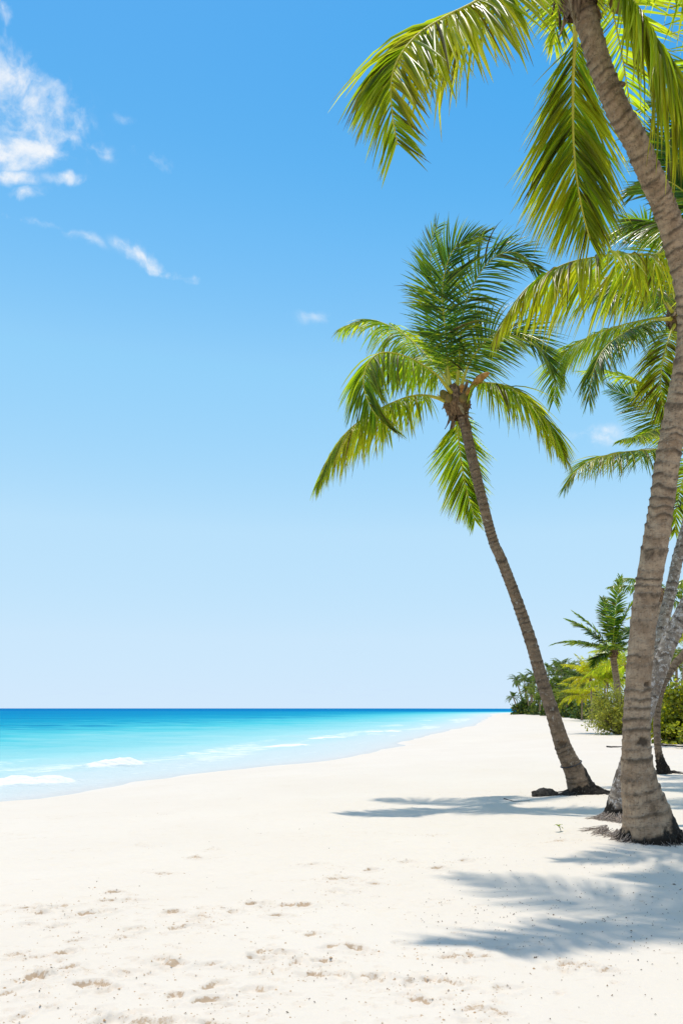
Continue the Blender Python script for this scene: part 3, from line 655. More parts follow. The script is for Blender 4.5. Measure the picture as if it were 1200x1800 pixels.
# --- the palm leaning out over the beach
b = base_at(1018, 1391)
lean = thing('coconut_palm', b, 'slender coconut palm leaning towards the sea with its whole crown against blue sky', 'palm tree')
D2 = float(b[1])
cen = [(1026, 1404, D2, 56.4), (1020, 1390, D2, 50.8), (1013, 1365, D2, 43.2), (1004, 1346, D2, 37.6), (988, 1310, D2, 32.0), (971, 1255, D2, 27.3), (953, 1199, D2, 25.4), (932, 1126, D2, 23.5), (907, 1053, D2, 22.1),
       (879, 980, D2 - 0.05, 20.7), (866, 950, D2 - 0.05, 19.7), (845, 870, D2 - 0.1, 19.7), (826, 790, D2 - 0.15, 20.2), (816, 745, D2 - 0.2, 19.7), (806, 710, D2 - 0.2, 18.8)]
px_trunk(lean, cen, mat=M['trunk_mid'], seed=9, k=52, ring=(0.13, 0.06), amp=0.014, black=1.0, bole=0.34, flare=(0.0, 0.55, 0.16, 0.62), dents=[(0.98, 4.6, 0.06, 0.02)])
make_roots(lean, b, 0.22, 90, 8, M['root_dark'], (0.1, 0.5), (-0.6, 0.9), 0.17, 0.014)
make_roots(lean, b, 0.2, 40, 9, M['root_dark'], (0.15, 0.45), (2.6, 4.2), 0.05, 0.010)
th = np.linspace(0, 2 * np.pi, 40); sc = P(1003, 1343, D2); w = 17.4 / F * D2
C = np.stack([sc[0] + w * np.cos(th), sc[1] + w * np.sin(th), sc[2] + 0.055 * np.cos(th) + 0.02 * np.sin(th)], 1); V, Fc = tube(C, 0.010, 6); make_mesh('cable_loop', V, Fc, M['metal'], lean)
dc = D2 - 0.2
make_sheath(lean, P(803, 714, dc), P(801, 690, dc) - P(808, 730, dc), 0.17, 0.34, 17, 26)
for (u, v, dd, r) in [(780, 693, -0.10, 0.065), (788, 700, -0.16, 0.06), (822, 692, -0.12, 0.055), (813, 700, -0.2, 0.06)]: make_nut(lean, P(u, v, dc + dd), r, int(u), ax=(0.6 * (u - 803) / 20, -0.3, 0.6))
make_spathe(lean, P(818, 694, dc - 0.2), P(860, 655, dc - 0.6), (0, 0, 0.05), 0.065)
make_spathe(lean, P(810, 690, dc - 0.22), P(812, 676, dc - 0.32), (0, 0, 0.02), 0.045)
c2 = (802, 700, dc)
Z = (0, 0, 1)
px_frond(lean, [c2, (775, 655, dc + .2), (748, 624, dc + .6), (707, 586, dc + 1.0), (652, 562, dc + 1.3), (602, 575, dc + 1.5)], nref=(-0.2, -0.25, 1), L=0.9, n=140, droop=1.9, seed=41, yellow=0.08, wind=(0.3, 0, 0), width=0.033)
px_frond(lean, [(800, 703, dc), (783, 678, dc - .2), (762, 655, dc - .3), (715, 627, dc - .5), (670, 620, dc - .65), (645, 642, dc - .8), (639, 680, dc - .9), (655, 722, dc - .95), (686, 756, dc - .95)],
         nref=np.linspace((-0.3, -0.5, 1), (-0.4, -1.0, 0.2), 60), L=0.85, n=140, droop=2.4, seed=42, yellow=0.10, wind=(0.05, 0, 0), vee=0.0, dtip=0.25, width=0.033)
px_frond(lean, [(798, 712, dc), (763, 698, dc - .1), (723, 696, dc - .3), (668, 718, dc - .5), (617, 752, dc - .6), (583, 795, dc - .65), (560, 845, dc - .65)], nref=(-0.3, -0.3, 1), L=0.98, n=140, droop=2.8, seed=43, yellow=0.25, wind=(0.05, 0, 0), tipy=0.3, width=0.033)
px_frond(lean, [(806, 715, dc + .1), (804, 728, dc + .45), (803, 745, dc + .7), (807, 787, dc + .95), (815, 841, dc + 1.1), (825, 882, dc + 1.2), (834, 915, dc + 1.2)], nref=(0.1, -1, 0.1), L=0.8, n=140, droop=0.5, seed=44, yellow=0.25, open_deg=(60, 28), t0=0.14, vee=-0.1, tipy=0.25, width=0.033, twist=0.7)
px_frond(lean, [(808, 703, dc), (826, 684, dc - .2), (850, 673, dc - .4), (894, 681, dc - .5), (936, 714, dc - .55), (966, 750, dc - .6), (990, 800, dc - .6)], nref=(0.45, -0.65, 0.8), L=0.98, n=140, droop=1.7, seed=45, yellow=0.22, wind=(0, 0, 0), tipy=0.3, dtip=0.4, width=0.033)
px_frond(lean, [(797, 698, dc), (788, 660, dc), (782, 578, dc - .2), (777, 516, dc - .35), (786, 462, dc - .45), (807, 428, dc - .5), (850, 414, dc - .5)], nref=(-0.25, -1, 0.15), L=0.78, n=110, droop=0.75, seed=46, yellow=0.03, wind=(0.45, 0, 0.2), vee=0.3, open_deg=(62, 26), width=0.028, mat=M['leaf_young'], K=8)
px_frond(lean, [(801, 698, dc), (805, 650, dc - .1), (814, 550, dc - .35), (838, 488, dc - .5), (872, 450, dc - .6), (912, 446, dc - .65), (948, 480, dc - .65)], nref=(-0.3, -1, 0.4), L=0.78, n=110, droop=1.0, seed=47, yellow=0.05, wind=(0.6, 0, 0), vee=0.25, width=0.028, mat=M['leaf_young'], K=8)
px_frond(lean, [(806, 700, dc), (816, 660, dc - .1), (834, 622, dc - .2), (868, 588, dc - .3), (912, 584, dc - .35), (950, 612, dc - .4), (972, 655, dc - .4)], nref=(0.2, -0.8, 0.6), L=0.85, n=110, droop=1.1, seed=48, yellow=0.04, wind=(0.35, 0, 0.2), width=0.028, mat=M['leaf_young'])
px_frond(lean, [(796, 698, dc + .05), (783, 650, dc + .2), (768, 560, dc + .45), (758, 490, dc + .6), (757, 430, dc + .65), (768, 396, dc + .65)], nref=(0.2, -1, 0.1), L=0.62, n=95, droop=0.7, seed=49, yellow=0.03, wind=(0.5, 0, 0.1), width=0.027, mat=M['leaf_young'], K=8)
px_frond(lean, [(805, 698, dc + .1), (820, 650, dc + .6), (850, 605, dc + 1.1), (885, 590, dc + 1.5), (925, 615, dc + 1.8)], nref=(0.2, -0.5, 0.9), L=0.78, n=70, droop=1.3, seed=51, yellow=0.02, wind=(0.3, 0, 0), width=0.03, mat=M['leaf_young'])

# --- the pale lichened palm behind the front trunk
b = base_at(1086, 1436); d3 = float(b[1])
pale = thing('coconut_palm', b, 'coconut palm with white-lichened trunk leaning inland, its ragged foot beside the thick ringed trunk', 'palm tree')
cen = [(1084, 1452, d3, 56), (1085, 1432, d3, 55), (1089, 1408, d3, 47), (1098, 1370, d3, 42), (1118, 1300, d3, 37), (1140, 1228, d3, 35), (1159, 1172, d3, 34), (1178, 1122, d3, 34), (1203, 1072, d3 - .05, 34),
       (1238, 1005, d3 - .1, 33), (1272, 900, d3 - .15, 32), (1290, 740, d3 - .2, 31), (1296, 580, d3 - .2, 30), (1298, 470, d3 - .2, 29)]
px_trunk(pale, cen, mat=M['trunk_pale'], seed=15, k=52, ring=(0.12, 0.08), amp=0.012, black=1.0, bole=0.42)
make_roots(pale, b, 0.17, 260, 21, M['root'], (0.08, 0.38), (3.0, 5.2), 0.10, 0.005)
make_sheath(pale, P(1298, 455, d3 - .2), (0, 0, 1), 0.16, 0.34, 27, 16)
for i in range(4): make_nut(pale, P(1298, 470, d3 - .2) + np.array([0.22 * math.cos(i * 1.6), 0.22 * math.sin(i * 1.6), -0.02]), 0.10, i)
c3 = (1298, 450, d3 - .2)
px_frond(pale, [c3, (1262, 438, d3 - .3), (1225, 440, d3 - .4), (1163, 447, d3 - .7), (1093, 447, d3 - 1.0), (1040, 453, d3 - 1.2), (993, 464, d3 - 1.4), (943, 491, d3 - 1.55), (908, 526, d3 - 1.65), (878, 576, d3 - 1.7)],
         nref=(-0.2, 0.25, 1), L=0.95, n=165, droop=2.8, seed=61, yellow=0.36, brown=0.08, t0=0.2, tipy=0.35, width=0.032, twist=0.7)
px_frond(pale, [c3, (1250, 410, d3 + .2), (1205, 395, d3 + .5), (1157, 390, d3 + .8), (1115, 393, d3 + 1.0), (1082, 408, d3 + 1.2)], nref=(-0.1, -0.2, 1), L=0.9, n=130, droop=1.6, seed=62, yellow=0.06, mat=M['leaf_young'], width=0.027)
px_frond(pale, [c3, (1262, 380, d3), (1220, 310, d3 + .1), (1180, 260, d3 + .2), (1150, 235, d3 + .3), (1120, 236, d3 + .4)], nref=(-0.5, -0.6, 0.7), L=0.74, n=88, droop=0.4, seed=63, yellow=0.03, mat=M['leaf_young'])
px_frond(pale, [c3, (1268, 370, d3 + .3), (1235, 290, d3 + .7), (1200, 210, d3 + 1), (1165, 180, d3 + 1.2), (1135, 190, d3 + 1.3)], nref=(-0.5, -0.6, 0.7), L=0.8, n=88, droop=0.4, seed=64, yellow=0.02, mat=M['leaf_young'])
px_frond(pale, [c3, (1255, 400, d3 - .3), (1215, 350, d3 - .4), (1175, 320, d3 - .3), (1140, 320, d3 - .1), (1112, 340, d3)], nref=(-0.4, -0.7, 0.7), L=0.7, n=88, droop=0.5, seed=65, yellow=0.04, mat=M['leaf_young'])
px_frond(pale, [c3, (1280, 350, d3 + .4), (1265, 240, d3 + .8), (1235, 150, d3 + 1.0), (1200, 105, d3 + 1.1)], nref=(-0.3, -0.9, 0.3), L=0.8, n=85, droop=0.3, seed=66, yellow=0.02, mat=M['leaf_young'])
for i, (az, el, ln, sag) in enumerate([(20, 40, 4.2, 85), (60, 55, 4.2, 85), (100, 35, 4.2, 90), (140, 50, 4.0, 90), (175, 30, 3.8, 80), (-150, 65, 3.6, 70), (80, 5, 3.6, 65)]):
    arc_frond(pale, P(*c3), az, el, ln, sag, L=0.8, n=70, droop=0.85, seed=70 + i, yellow=0.12, K=5)

# --- the palm whose crown shows behind the bend of the front trunk
b = base_at(1120, 1380); d4 = float(b[1])
bend = thing('coconut_palm', b, 'coconut palm with drooping crown half hidden behind the bend of the ringed trunk', 'palm tree')
cen = [(1118, 1392, d4, 34), (1120, 1370, d4, 30), (1128, 1300, d4, 25), (1143, 1200, d4, 24), (1158, 1125, d4, 23.5), (1173, 1060, d4, 23.5), (1181, 1025, d4, 23.5), (1191, 978, d4, 23), (1208, 915, d4, 22.5), (1222, 840, d4, 22), (1224, 750, d4, 21),
       (1210, 655, d4, 20.5), (1196, 600, d4, 20), (1190, 572, d4, 19)]
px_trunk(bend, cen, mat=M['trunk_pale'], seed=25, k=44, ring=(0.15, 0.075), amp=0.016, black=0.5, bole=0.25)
make_sheath(bend, P(1189, 562, d4), P(1188, 560, d4) - P(1196, 600, d4), 0.15, 0.34, 37, 16)
c4 = (1188, 560, d4)
px_frond(bend, [c4, (1165, 562, d4 - .2), (1130, 570, d4 - .5), (1098, 584, d4 - .8), (1062, 612, d4 - 1), (1042, 652, d4 - 1.15), (1034, 705, d4 - 1.2)], nref=(-0.4, -0.3, 1), L=0.85, n=130, droop=2.2, seed=81, yellow=0.05, wind=(0.1, 0, 0), mat=M['leaf_young'], width=0.027)
px_frond(bend, [c4, (1150, 560, d4 + .3), (1093, 571, d4 + .7), (1035, 592, d4 + 1.0), (995, 618, d4 + 1.2), (977, 655, d4 + 1.3), (972, 705, d4 + 1.3)], nref=np.linspace((-0.2, -0.3, 1), (-0.3, -1.0, 0.3), 60), L=0.88, n=130, droop=2.0, seed=82, yellow=0.12, dtip=0.2, width=0.027)
px_frond(bend, [(1188, 566, d4), (1176, 590, d4 - .3), (1164, 633, d4 - .5), (1160, 683, d4 - .6), (1168, 740, d4 - .6)], nref=(-0.4, -1, 0.2), L=0.8, n=130, droop=1.0, seed=83, yellow=0.3, brown=0.22, tipy=0.3, width=0.027)
px_frond(bend, [c4, (1168, 532, d4 + .1), (1140, 505, d4 + .4), (1098, 492, d4 + .8), (1050, 505, d4 + 1.1), (1015, 540, d4 + 1.3)], nref=(-0.2, -0.5, 1), L=0.85, n=130, droop=1.8, seed=84, yellow=0.05, mat=M['leaf_young'], width=0.027)
px_frond(bend, [c4, (1160, 520, d4 - .4), (1125, 500, d4 - .9), (1090, 510, d4 - 1.3), (1062, 545, d4 - 1.5)], nref=(-0.2, -0.3, 1), L=0.7, n=130, droop=2.0, seed=85, yellow=0.05, mat=M['leaf_young'], width=0.027)
px_frond(bend, [c4, (1180, 500, d4 + .2), (1165, 440, d4 + .5), (1135, 395, d4 + .8), (1095, 385, d4 + .9)], nref=(-0.4, -0.8, 0.5), L=0.75, n=85, droop=0.4, seed=86, yellow=0.03)
for i, (az, el, ln, sag) in enumerate([(25, 50, 3.9, 85), (70, 40, 3.9, 90), (110, 30, 3.9, 90), (150, 60, 3.8, 80), (60, 75, 3.5, 50), (-10, 65, 3.6, 75), (130, 5, 3.6, 70)]):
    arc_frond(bend, P(*c4), az, el, ln, sag, L=0.76, n=66, droop=0.85, seed=90 + i, yellow=0.12, K=5)

# --- the slim dark-footed palm leaning inland
b = base_at(1166, 1360); d5 = float(b[1])
slim = thing('coconut_palm', b, 'slim coconut palm with dark knobbly foot leaning inland in front of the sea grape bush', 'palm tree')
cen = [(1167, 1370, d5, 32), (1166, 1358, d5, 28), (1160, 1338, d5, 18), (1155, 1310, d5, 14.5), (1154, 1255, d5, 14.5), (1163, 1208, d5, 15.5), (1184, 1170, d5, 16.5), (1206, 1143, d5, 17), (1232, 1090, d5, 17), (1246, 1000, d5, 16.5), (1244, 900, d5, 16), (1232, 815, d5, 15.5)]
px_trunk(slim, cen, mat=M['trunk_mid'], seed=35, k=40, ring=(0.10, 0.07), amp=0.014, black=1.0, bole=0.75)
make_roots(slim, b, 0.14, 60, 31, M['root_dark'], (0.15, 0.7), (-0.5, 3.6), 0.05, 0.012)
make_sheath(slim, P(1230, 803, d5), (-0.1, 0, 1), 0.14, 0.3, 47, 12)
c5 = (1229, 800, d5)
px_frond(slim, [c5, (1195, 790, d5 - .3), (1150, 790, d5 - .6), (1093, 795, d5 - .9), (1047, 806, d5 - 1.1), (1012, 828, d5 - 1.2), (992, 856, d5 - 1.25)], nref=(-0.2, -0.5, 1), L=0.85, n=130, droop=1.7, seed=101, yellow=0.06, brown=0.06, mat=M['leaf_young'], width=0.027)
px_frond(slim, [c5, (1195, 765, d5 - .6), (1155, 755, d5 - 1.2), (1120, 768, d5 - 1.7), (1090, 775, d5 - 2.0)], nref=(-0.1, -0.4, 1), L=0.6, n=100, droop=1.2, seed=102, yellow=0.18)
px_frond(slim, [c5, (1205, 775, d5 + .3), (1165, 742, d5 + .6), (1125, 705, d5 + .8), (1072, 684, d5 + .9)], nref=(-0.5, -0.9, 0.3), L=0.74, n=130, droop=0.4, seed=103, yellow=0.03, mat=M['leaf_young'], width=0.027)
px_frond(slim, [c5, (1205, 830, d5 - .4), (1190, 880, d5 - .5), (1185, 935, d5 - .5)], nref=(-0.4, -1, 0.1), L=0.6, n=70, droop=0.6, seed=104, yellow=0.3)
for i, (az, el, ln, sag) in enumerate([(25, 50, 3.6, 85), (80, 40, 3.8, 90), (120, 30, 3.8, 90), (160, 55, 3.6, 80), (60, 75, 3.5, 50), (-60, 70, 3.4, 60)]):
    arc_frond(slim, P(*c5), az, el, ln, sag, L=0.76, n=60, droop=0.85, seed=110 + i, yellow=0.12, K=5)
# ------------------------------------------------------------------ palms further back
def back_palm(u, v, d, ubase, label, seed, fronds, size=3.2, yellow=0.1, lean_y=0.0, w=0.2, n=44, K=4, width=0.055, droop=1.9, group=None, lfac=0.21, mat=None):
    top = P(u, v, d); bx = (ubase - U0) / F * d; base = np.array([bx, d + lean_y, zs(bx, d + lean_y)])
    r = thing('coconut_palm', base, label, 'palm tree', group)
    b0 = base - np.array([0, 0, 0.15]); m1 = base + (top - base) * np.array([0.25, 0.25, 0.35]); m2 = base + (top - base) * np.array([0.62, 0.62, 0.7])
    make_trunk(r, [(*b0, w * 0.85), (*(base + np.array([0, 0, .25])), w * 0.65), (*m1, w * 0.5), (*m2, w * 0.45), (*top, w * 0.45)], M['trunk_far'], seed=seed, rows=90, k=14, ring=(0.14, 0.09), amp=0.012)
    make_sheath(r, top, unit(top - m2), w * 0.62, 0.35, seed + 1, 8)
    for i, (az, el, ln, sag) in enumerate(fronds):
        arc_frond(r, top + np.array([0, 0, 0.1]), az, el, size * ln, sag, L=size * lfac, n=n, droop=droop, width=width, seed=seed * 10 + i, yellow=yellow, K=K, fold=False, r0=0.03, mat=mat)
    return r
ring = lambda k, el, ln, sag, off=0, rng=random.Random(3): [(off + 360 * i / k + rng.uniform(-14, 14), el + rng.uniform(-9, 9), ln * rng.uniform(0.85, 1.1), sag + rng.uniform(-12, 12)) for i in range(k)]
back_palm(1076, 1150, 46, 1092, 'young coconut palm with one tall upright frond, rising behind the feathery shrub', 201,
          [(170, 85, 1.28, 14), (-10, 79, 1.05, 20), (100, 78, 1.05, 24), (-88, 48, 0.95, 26), (-72, 58, 0.95, 22), (-95, 26, 1.08, 42), (-60, 30, 0.8, 40), (85, 40, 0.95, 50), (60, 55, 0.9, 40), (110, 20, 0.9, 60), (-150, 30, 0.6, 70), (20, 30, 0.8, 60), (140, 15, 0.7, 60), (-120, -5, 0.55, 50)],
          size=3.4, yellow=0.04, n=84, width=0.085, K=5, w=0.42, droop=0.55, lfac=0.25, mat=M['leaf_young'])
back_palm(1162, 1050, 30, 1132, 'coconut palm with crown hidden behind the thick ringed trunk, one frond tip showing', 211, [(-90, 25, 0.95, 38), (-50, 50, 0.9, 60), (0, 60, 0.9, 60), (50, 45, 0.95, 70), (88, 20, 1.0, 45), (95, 45, 1.0, 60), (150, 40, 0.9, 80), (120, 0, 0.9, 50), (80, -15, 0.9, 40)], size=2.2, yellow=0.05, n=60, width=0.045, mat=M['leaf_young'])
back_palm(1100, 1172, 62, 1106, 'yellowing coconut palm behind the young palm, low arching fronds', 221, ring(11, 62, 1, 80) + ring(10, 20, 1, 70, 12), size=3.8, yellow=0.25, n=60, width=0.06)
back_palm(1205, 1130, 40, 1195, 'coconut palm with yellow-green fronds behind the sea grape bush', 231, ring(11, 60, 1, 80, 10) + ring(9, 20, 1, 75), size=3.4, yellow=0.3, n=60, width=0.055)
back_palm(1037, 1196, 85, 1040, 'golden yellow coconut palm standing out in the green grove', 241, ring(12, 62, 1.1, 80) + ring(9, 25, 1.0, 80, 20) + ring(6, 80, 1.0, 40), size=3.2, yellow=0.85, n=56, width=0.07)
back_palm(1066, 1200, 80, 1068, 'coconut palm with pale arching fronds above the feathery shrub', 251, ring(11, 60, 1, 80, 5) + ring(9, 20, 1, 80, 15) + ring(4, 80, 1, 30), size=3.2, yellow=0.22, n=56, width=0.07)
back_palm(1022, 1226, 92, 1022, 'low palm with orange-tinged hanging fronds at the edge of the grove', 261, ring(11, 58, 1, 90, 9) + ring(9, 15, 1, 80, 15), size=3.2, yellow=0.6, n=54, width=0.07)

def proto_crown(seed, yellow, nf, n=24):
    rng = random.Random(seed); J = Join()
    for i in range(nf):
        az = math.radians(360 * i / nf * 2.4 + rng.uniform(-15, 15)); el = math.radians([-10, 15, 38, 58, 78][i % 5] + rng.uniform(-10, 10)); ln = rng.uniform(2.3, 3.1)
        C, _ = catmull(arc_pts((0, 0, 0), az, el, ln, math.radians(rng.uniform(55, 95))), 30); T = unit(np.gradient(C, axis=0))
        N = np.cross(np.repeat(np.array([[math.cos(az), -math.sin(az), 0.0]]), 30, 0), T)
        v, f, a = leaflets(C, N, 0.62, n, 0.7, 0.13, seed * 50 + i, yellow=yellow, K=3, fold=False, tipy=0.1)
        J.add(v, f, a); v, f = tube(C, np.linspace(0.04, 0.012, 30), 4); J.add(v, f, (0.5, 0.6, 0))
    return J.get()
crowns = []
for i, (ye, nf) in enumerate([(0.02, 25), (0.04, 24), (0.10, 25), (0.22, 24)]):
    v, f, a = proto_crown(300 + i, ye, nf); o = make_mesh('crown', v, f, M['leaf_far'], attrs={'leaf': a}); crowns.append(o.data); bpy.data.objects.remove(o)
fl_far = ['dark green coconut palm standing in the dense far grove', 'mid green coconut palm standing in the dense far grove', 'light green coconut palm standing in the dense far grove', 'yellow-green coconut palm standing in the dense far grove']
far = [ # crown u, v, depth, foot u, size, kind, label
    (901, 1226, 205, 909, 0.85, 0, 'short leaning palm at the tip of the grove, set apart over the sea'),
    (907, 1197, 205, 919, 0.95, 0, 'tall slender palm bending seawards at the tip of the grove'),
    (921, 1194, 200, 924, 0.95, 0, 'tall palm beside the bending one at the tip of the grove'),
    (924, 1216, 190, 930, 1.0, 2, None), (936, 1188, 195, 939, 1.0, 1, None), (934, 1222, 180, 936, 0.9, 2, None), (945, 1219, 170, 947, 1.0, 3, None), (944, 1200, 185, 946, 1.0, 1, None),
    (964, 1178, 190, 962, 1.0, 0, None), (986, 1172, 165, 984, 1.0, 0, 'highest dark palm crown standing clear above the grove'), (976, 1190, 160, 978, 1.05, 1, None), (992, 1184, 158, 994, 1.0, 0, None), (1003, 1180, 150, 1002, 1.05, 0, None),
    (984, 1205, 150, 985, 1.0, 1, None), (968, 1212, 150, 969, 1.0, 2, None), (1000, 1208, 140, 1000, 1.05, 1, None), (1014, 1195, 135, 1013, 1.0, 1, None), (984, 1228, 135, 985, 0.95, 2, None),
    (1004, 1228, 125, 1005, 0.95, 3, None), (968, 1232, 140, 968, 0.9, 1, None), (1018, 1212, 120, 1018, 1.0, 2, None), (1050, 1180, 120, 1050, 1.05, 1, None), (1028, 1182, 130, 1028, 1.05, 0, None),
    (1085, 1185, 110, 1085, 1.1, 2, None), (1062, 1205, 110, 1062, 1.0, 3, None), (1120, 1190, 100, 1120, 1.1, 2, None), (1160, 1180, 95, 1160, 1.1, 3, None), (1188, 1172, 90, 1188, 1.1, 2, None),
    (1215, 1165, 85, 1215, 1.1, 3, None), (1245, 1160, 80, 1245, 1.1, 2, None)]
for u_, v_, d_, k_ in [(952, 1192, 188, 0), (957, 1222, 165, 2), (974, 1222, 150, 1), (991, 1216, 138, 1), (1008, 1206, 130, 0), (996, 1196, 150, 0), (1022, 1196, 135, 1), (978, 1176, 175, 0), (995, 1234, 122, 3), (1013, 1222, 118, 2), (948, 1234, 165, 1), (932, 1202, 192, 1), (976, 1238, 130, 0), (1042, 1215, 100, 2)]:
    far.insert(9, (u_, v_, d_, u_ + 1, 1.05, k_, None))
far = [q if i < 37 or q[6] else (*q[:6], 'green coconut palm far behind the shrubs and leaning trunks') for i, q in enumerate(far)]
rf = random.Random(8)
for i, (u, v, d, ub, sz, kd, lb) in enumerate(far):
    top = P(u, v, d); bx = (ub - U0) / F * d; base = np.array([bx, d, zs(bx, d)])
    r = thing('coconut_palm', base, lb or fl_far[kd], 'palm tree', 'coconut palms of the far grove')
    C, _ = catmull([base - [0, 0, .2], base + (top - base) * [0.2, 0.2, 0.4], base + (top - base) * [0.6, 0.6, 0.75], top + [0, 0, 0.1]], 14)
    V, Fc = tube(C, np.linspace(0.24, 0.14, 14), 8); make_mesh('trunk', V, Fc, M['trunk_far'], r, {'bark': np.zeros((len(V), 3))})
    o = bpy.data.objects.new('crown', crowns[kd]); COL.objects.link(o); o.parent = r; o.location = tuple(top - base); o.rotation_euler = (0, 0, rf.uniform(0, 6.28)); o.scale = (sz,) * 3

# ------------------------------------------------------------------ shrubs
def leaf_cloud(pts, size, seed, elong=1.0, up=0.0, yellow=0.2, brown=0.03):
    """one small folded leaf at each point"""
    rng = np.random.default_rng(seed); n = len(pts)
    d = unit(rng.normal(0, 1, (n, 3)) + np.array([0, 0, up])); w = unit(np.cross(d, rng.normal(0, 1, (n, 3)))); s = size * rng.uniform(0.6, 1.25, n)[:, None]
    nn = np.cross(d, w)
    V = np.stack([pts, pts + d * s * 0.5 * elong - w * s * 0.5 + nn * s * 0.1, pts + d * s * elong, pts + d * s * 0.5 * elong + w * s * 0.5 + nn * s * 0.1], 1).reshape(-1, 3)
    Fc = np.arange(n * 4).reshape(-1, 4)
    A = np.stack([np.clip(yellow + 0.25 * rng.normal(0, 1, n), 0, 1), rng.random(n), (rng.random(n) < brown) * 0.7], 1)
    return V, Fc, np.repeat(A, 4, 0)
def shrub(name, u, v, d, hw, h, label, cat, seed, mat, nb=46, leaves=9000, size=0.1, elong=1.0, spray=0.25, yellow=0.2, flat=0.0, group=None, dep=0.8, low=0.12):
    rng = np.random.default_rng(seed); b = P(u, v, d); b[2] = zs(b[0], b[1])
    r = thing(name, b, label, cat, group); J = Join(); tips = []
    for i in range(nb):
        th = rng.uniform(0, 2 * np.pi); e = rng.uniform(low, 1.0); rad = math.sqrt(max(0.02, 1 - (e * 0.95) ** 2)) * rng.uniform(0.55, 1.08)
        end = b + np.array([math.cos(th) * hw * rad, math.sin(th) * hw * rad * dep, h * e * rng.uniform(0.85, 1.08)])
        mid = b + (end - b) * np.array([0.45, 0.45, 0.62]) + rng.normal(0, 0.06 * hw, 3)
        C, _ = catmull([b + rng.normal(0, 0.03 * hw, 3) * [1, 1, 0], mid, end], 14)
        V, Fc = tube(C, np.linspace(0.028, 0.005, 14) * (h / 2.5), 5); J.add(V, Fc); tips.append(C)
    v_, f_, _ = J.get(); make_mesh('branches', v_, f_, mat=M['wood'], parent=r)
    c = np.stack(tips); k = rng.integers(0, nb, leaves); t = 1 - rng.random(leaves) ** 1.6 * 0.55
    cl = rng.normal(0, 1, (nb * 5, 3)); ci = k * 5 + rng.integers(0, 5, leaves)
    pt = c[k, np.clip((t * 13).astype(int), 0, 13)] + cl[ci] * spray * np.array([1, 1, 1 - 0.5 * flat]) + rng.normal(0, spray * 0.42, (leaves, 3))
    pt[:, 2] = np.maximum(pt[:, 2], b[2] + 0.03)
    V, Fc, A = leaf_cloud(pt, size, seed + 1, elong, 0.3, yellow)
    o = make_mesh('foliage', V, Fc, mat, r, {'leaf': A}, smooth=False); o['kind'] = 'stuff'; return r
shrub('feathery_shrub', 1088, 1283, 43, 2.25, 2.7, 'feathery grey-green shrub with fine leaves and a dark stem on open sand', 'shrub', 401, M['feather'], 85, 10500, 0.06, 2.8, 0.24, 0.25, low=0.2)
shrub('feathery_shrub', 1168, 1284, 40, 0.95, 2.2, 'narrow feathery shrub between the ringed trunk and the slim dark-footed trunk', 'shrub', 403, M['feather'], 40, 7000, 0.07, 2.2, 0.16, 0.25)
shrub('sea_grape_bush', 1205, 1280, 32, 1.55, 2.5, 'dense sea grape bush with round glossy yellow-green leaves behind the slim trunk', 'bush', 405, M['grape'], 60, 9000, 0.15, 0.9, 0.24, 0.35, low=0.05)
shrub('sea_grape_bush', 1275, 1288, 28, 1.6, 2.0, 'sea grape bush continuing inland beyond the slim palm', 'bush', 407, M['grape'], 50, 6000, 0.15, 0.9, 0.24, 0.35, low=0.05)
shrub('round_bush', 922, 1253, 195, 2.9, 3.4, 'round dark green bush at the seaward foot of the grove', 'bush', 411, M['dark_leaf'], 40, 2600, 0.5, 0.9, 0.5, 0.0, low=0.02)
rb = random.Random(12)
for i, (u, d, hw, h) in enumerate([(938, 180, 2.2, 2.0), (949, 175, 2.4, 2.2), (958, 168, 2.4, 2.4), (972, 150, 2.4, 1.9), (986, 140, 2.2, 1.9), (999, 130, 2.3, 1.8), (1012, 120, 2.1, 1.7), (1024, 110, 2.0, 1.6), (1038, 102, 2.0, 1.6), (1052, 98, 2.0, 1.8), (1140, 85, 2.6, 2.6), (1170, 78, 2.6, 2.8), (1198, 70, 2.6, 2.8)]):
    v = V0 + EYE * F / d
    shrub('low_bush', u, v, d, hw, h, 'low dark bush in the row along the foot of the grove' if i < 10 else 'low bush in the gap behind the leaning trunks', 'bush', 420 + i, M['dark_leaf'], 26, 1500, 0.36, 0.9, 0.45, 0.05,
          group='low bushes at the foot of the grove' if i < 10 else 'low bushes behind the leaning trunks', low=0.02)

# ------------------------------------------------------------------ small things on the sand
b = base_at(956, 1391); n, k = 16, 28
ph = np.linspace(0.02, np.pi / 2 + 0.25, n); th = np.linspace(0, 2 * np.pi, k, endpoint=False); TH, PH = np.meshgrid(th, ph)
q = np.stack([np.cos(TH) * np.sin(PH), np.sin(TH) * np.sin(PH), np.cos(PH)], -1); rr = 1 + 0.30 * fbm(q * 2.2 + 5, 3, 2) + 0.12 * fbm(q * 6, 2, 4)
V = b + (q * rr[..., None]) * np.array([0.21, 0.14, 0.115]) + np.array([0.02, 0, 0.0]) * (1 - q[..., 2:3]); o = make_mesh('root_stump', V.reshape(-1, 3), grid_faces(n, k, True), M['root_dark'], origin=b)
tag(o, 'dark weathered lump of old root half buried in shaded sand', 'stump')

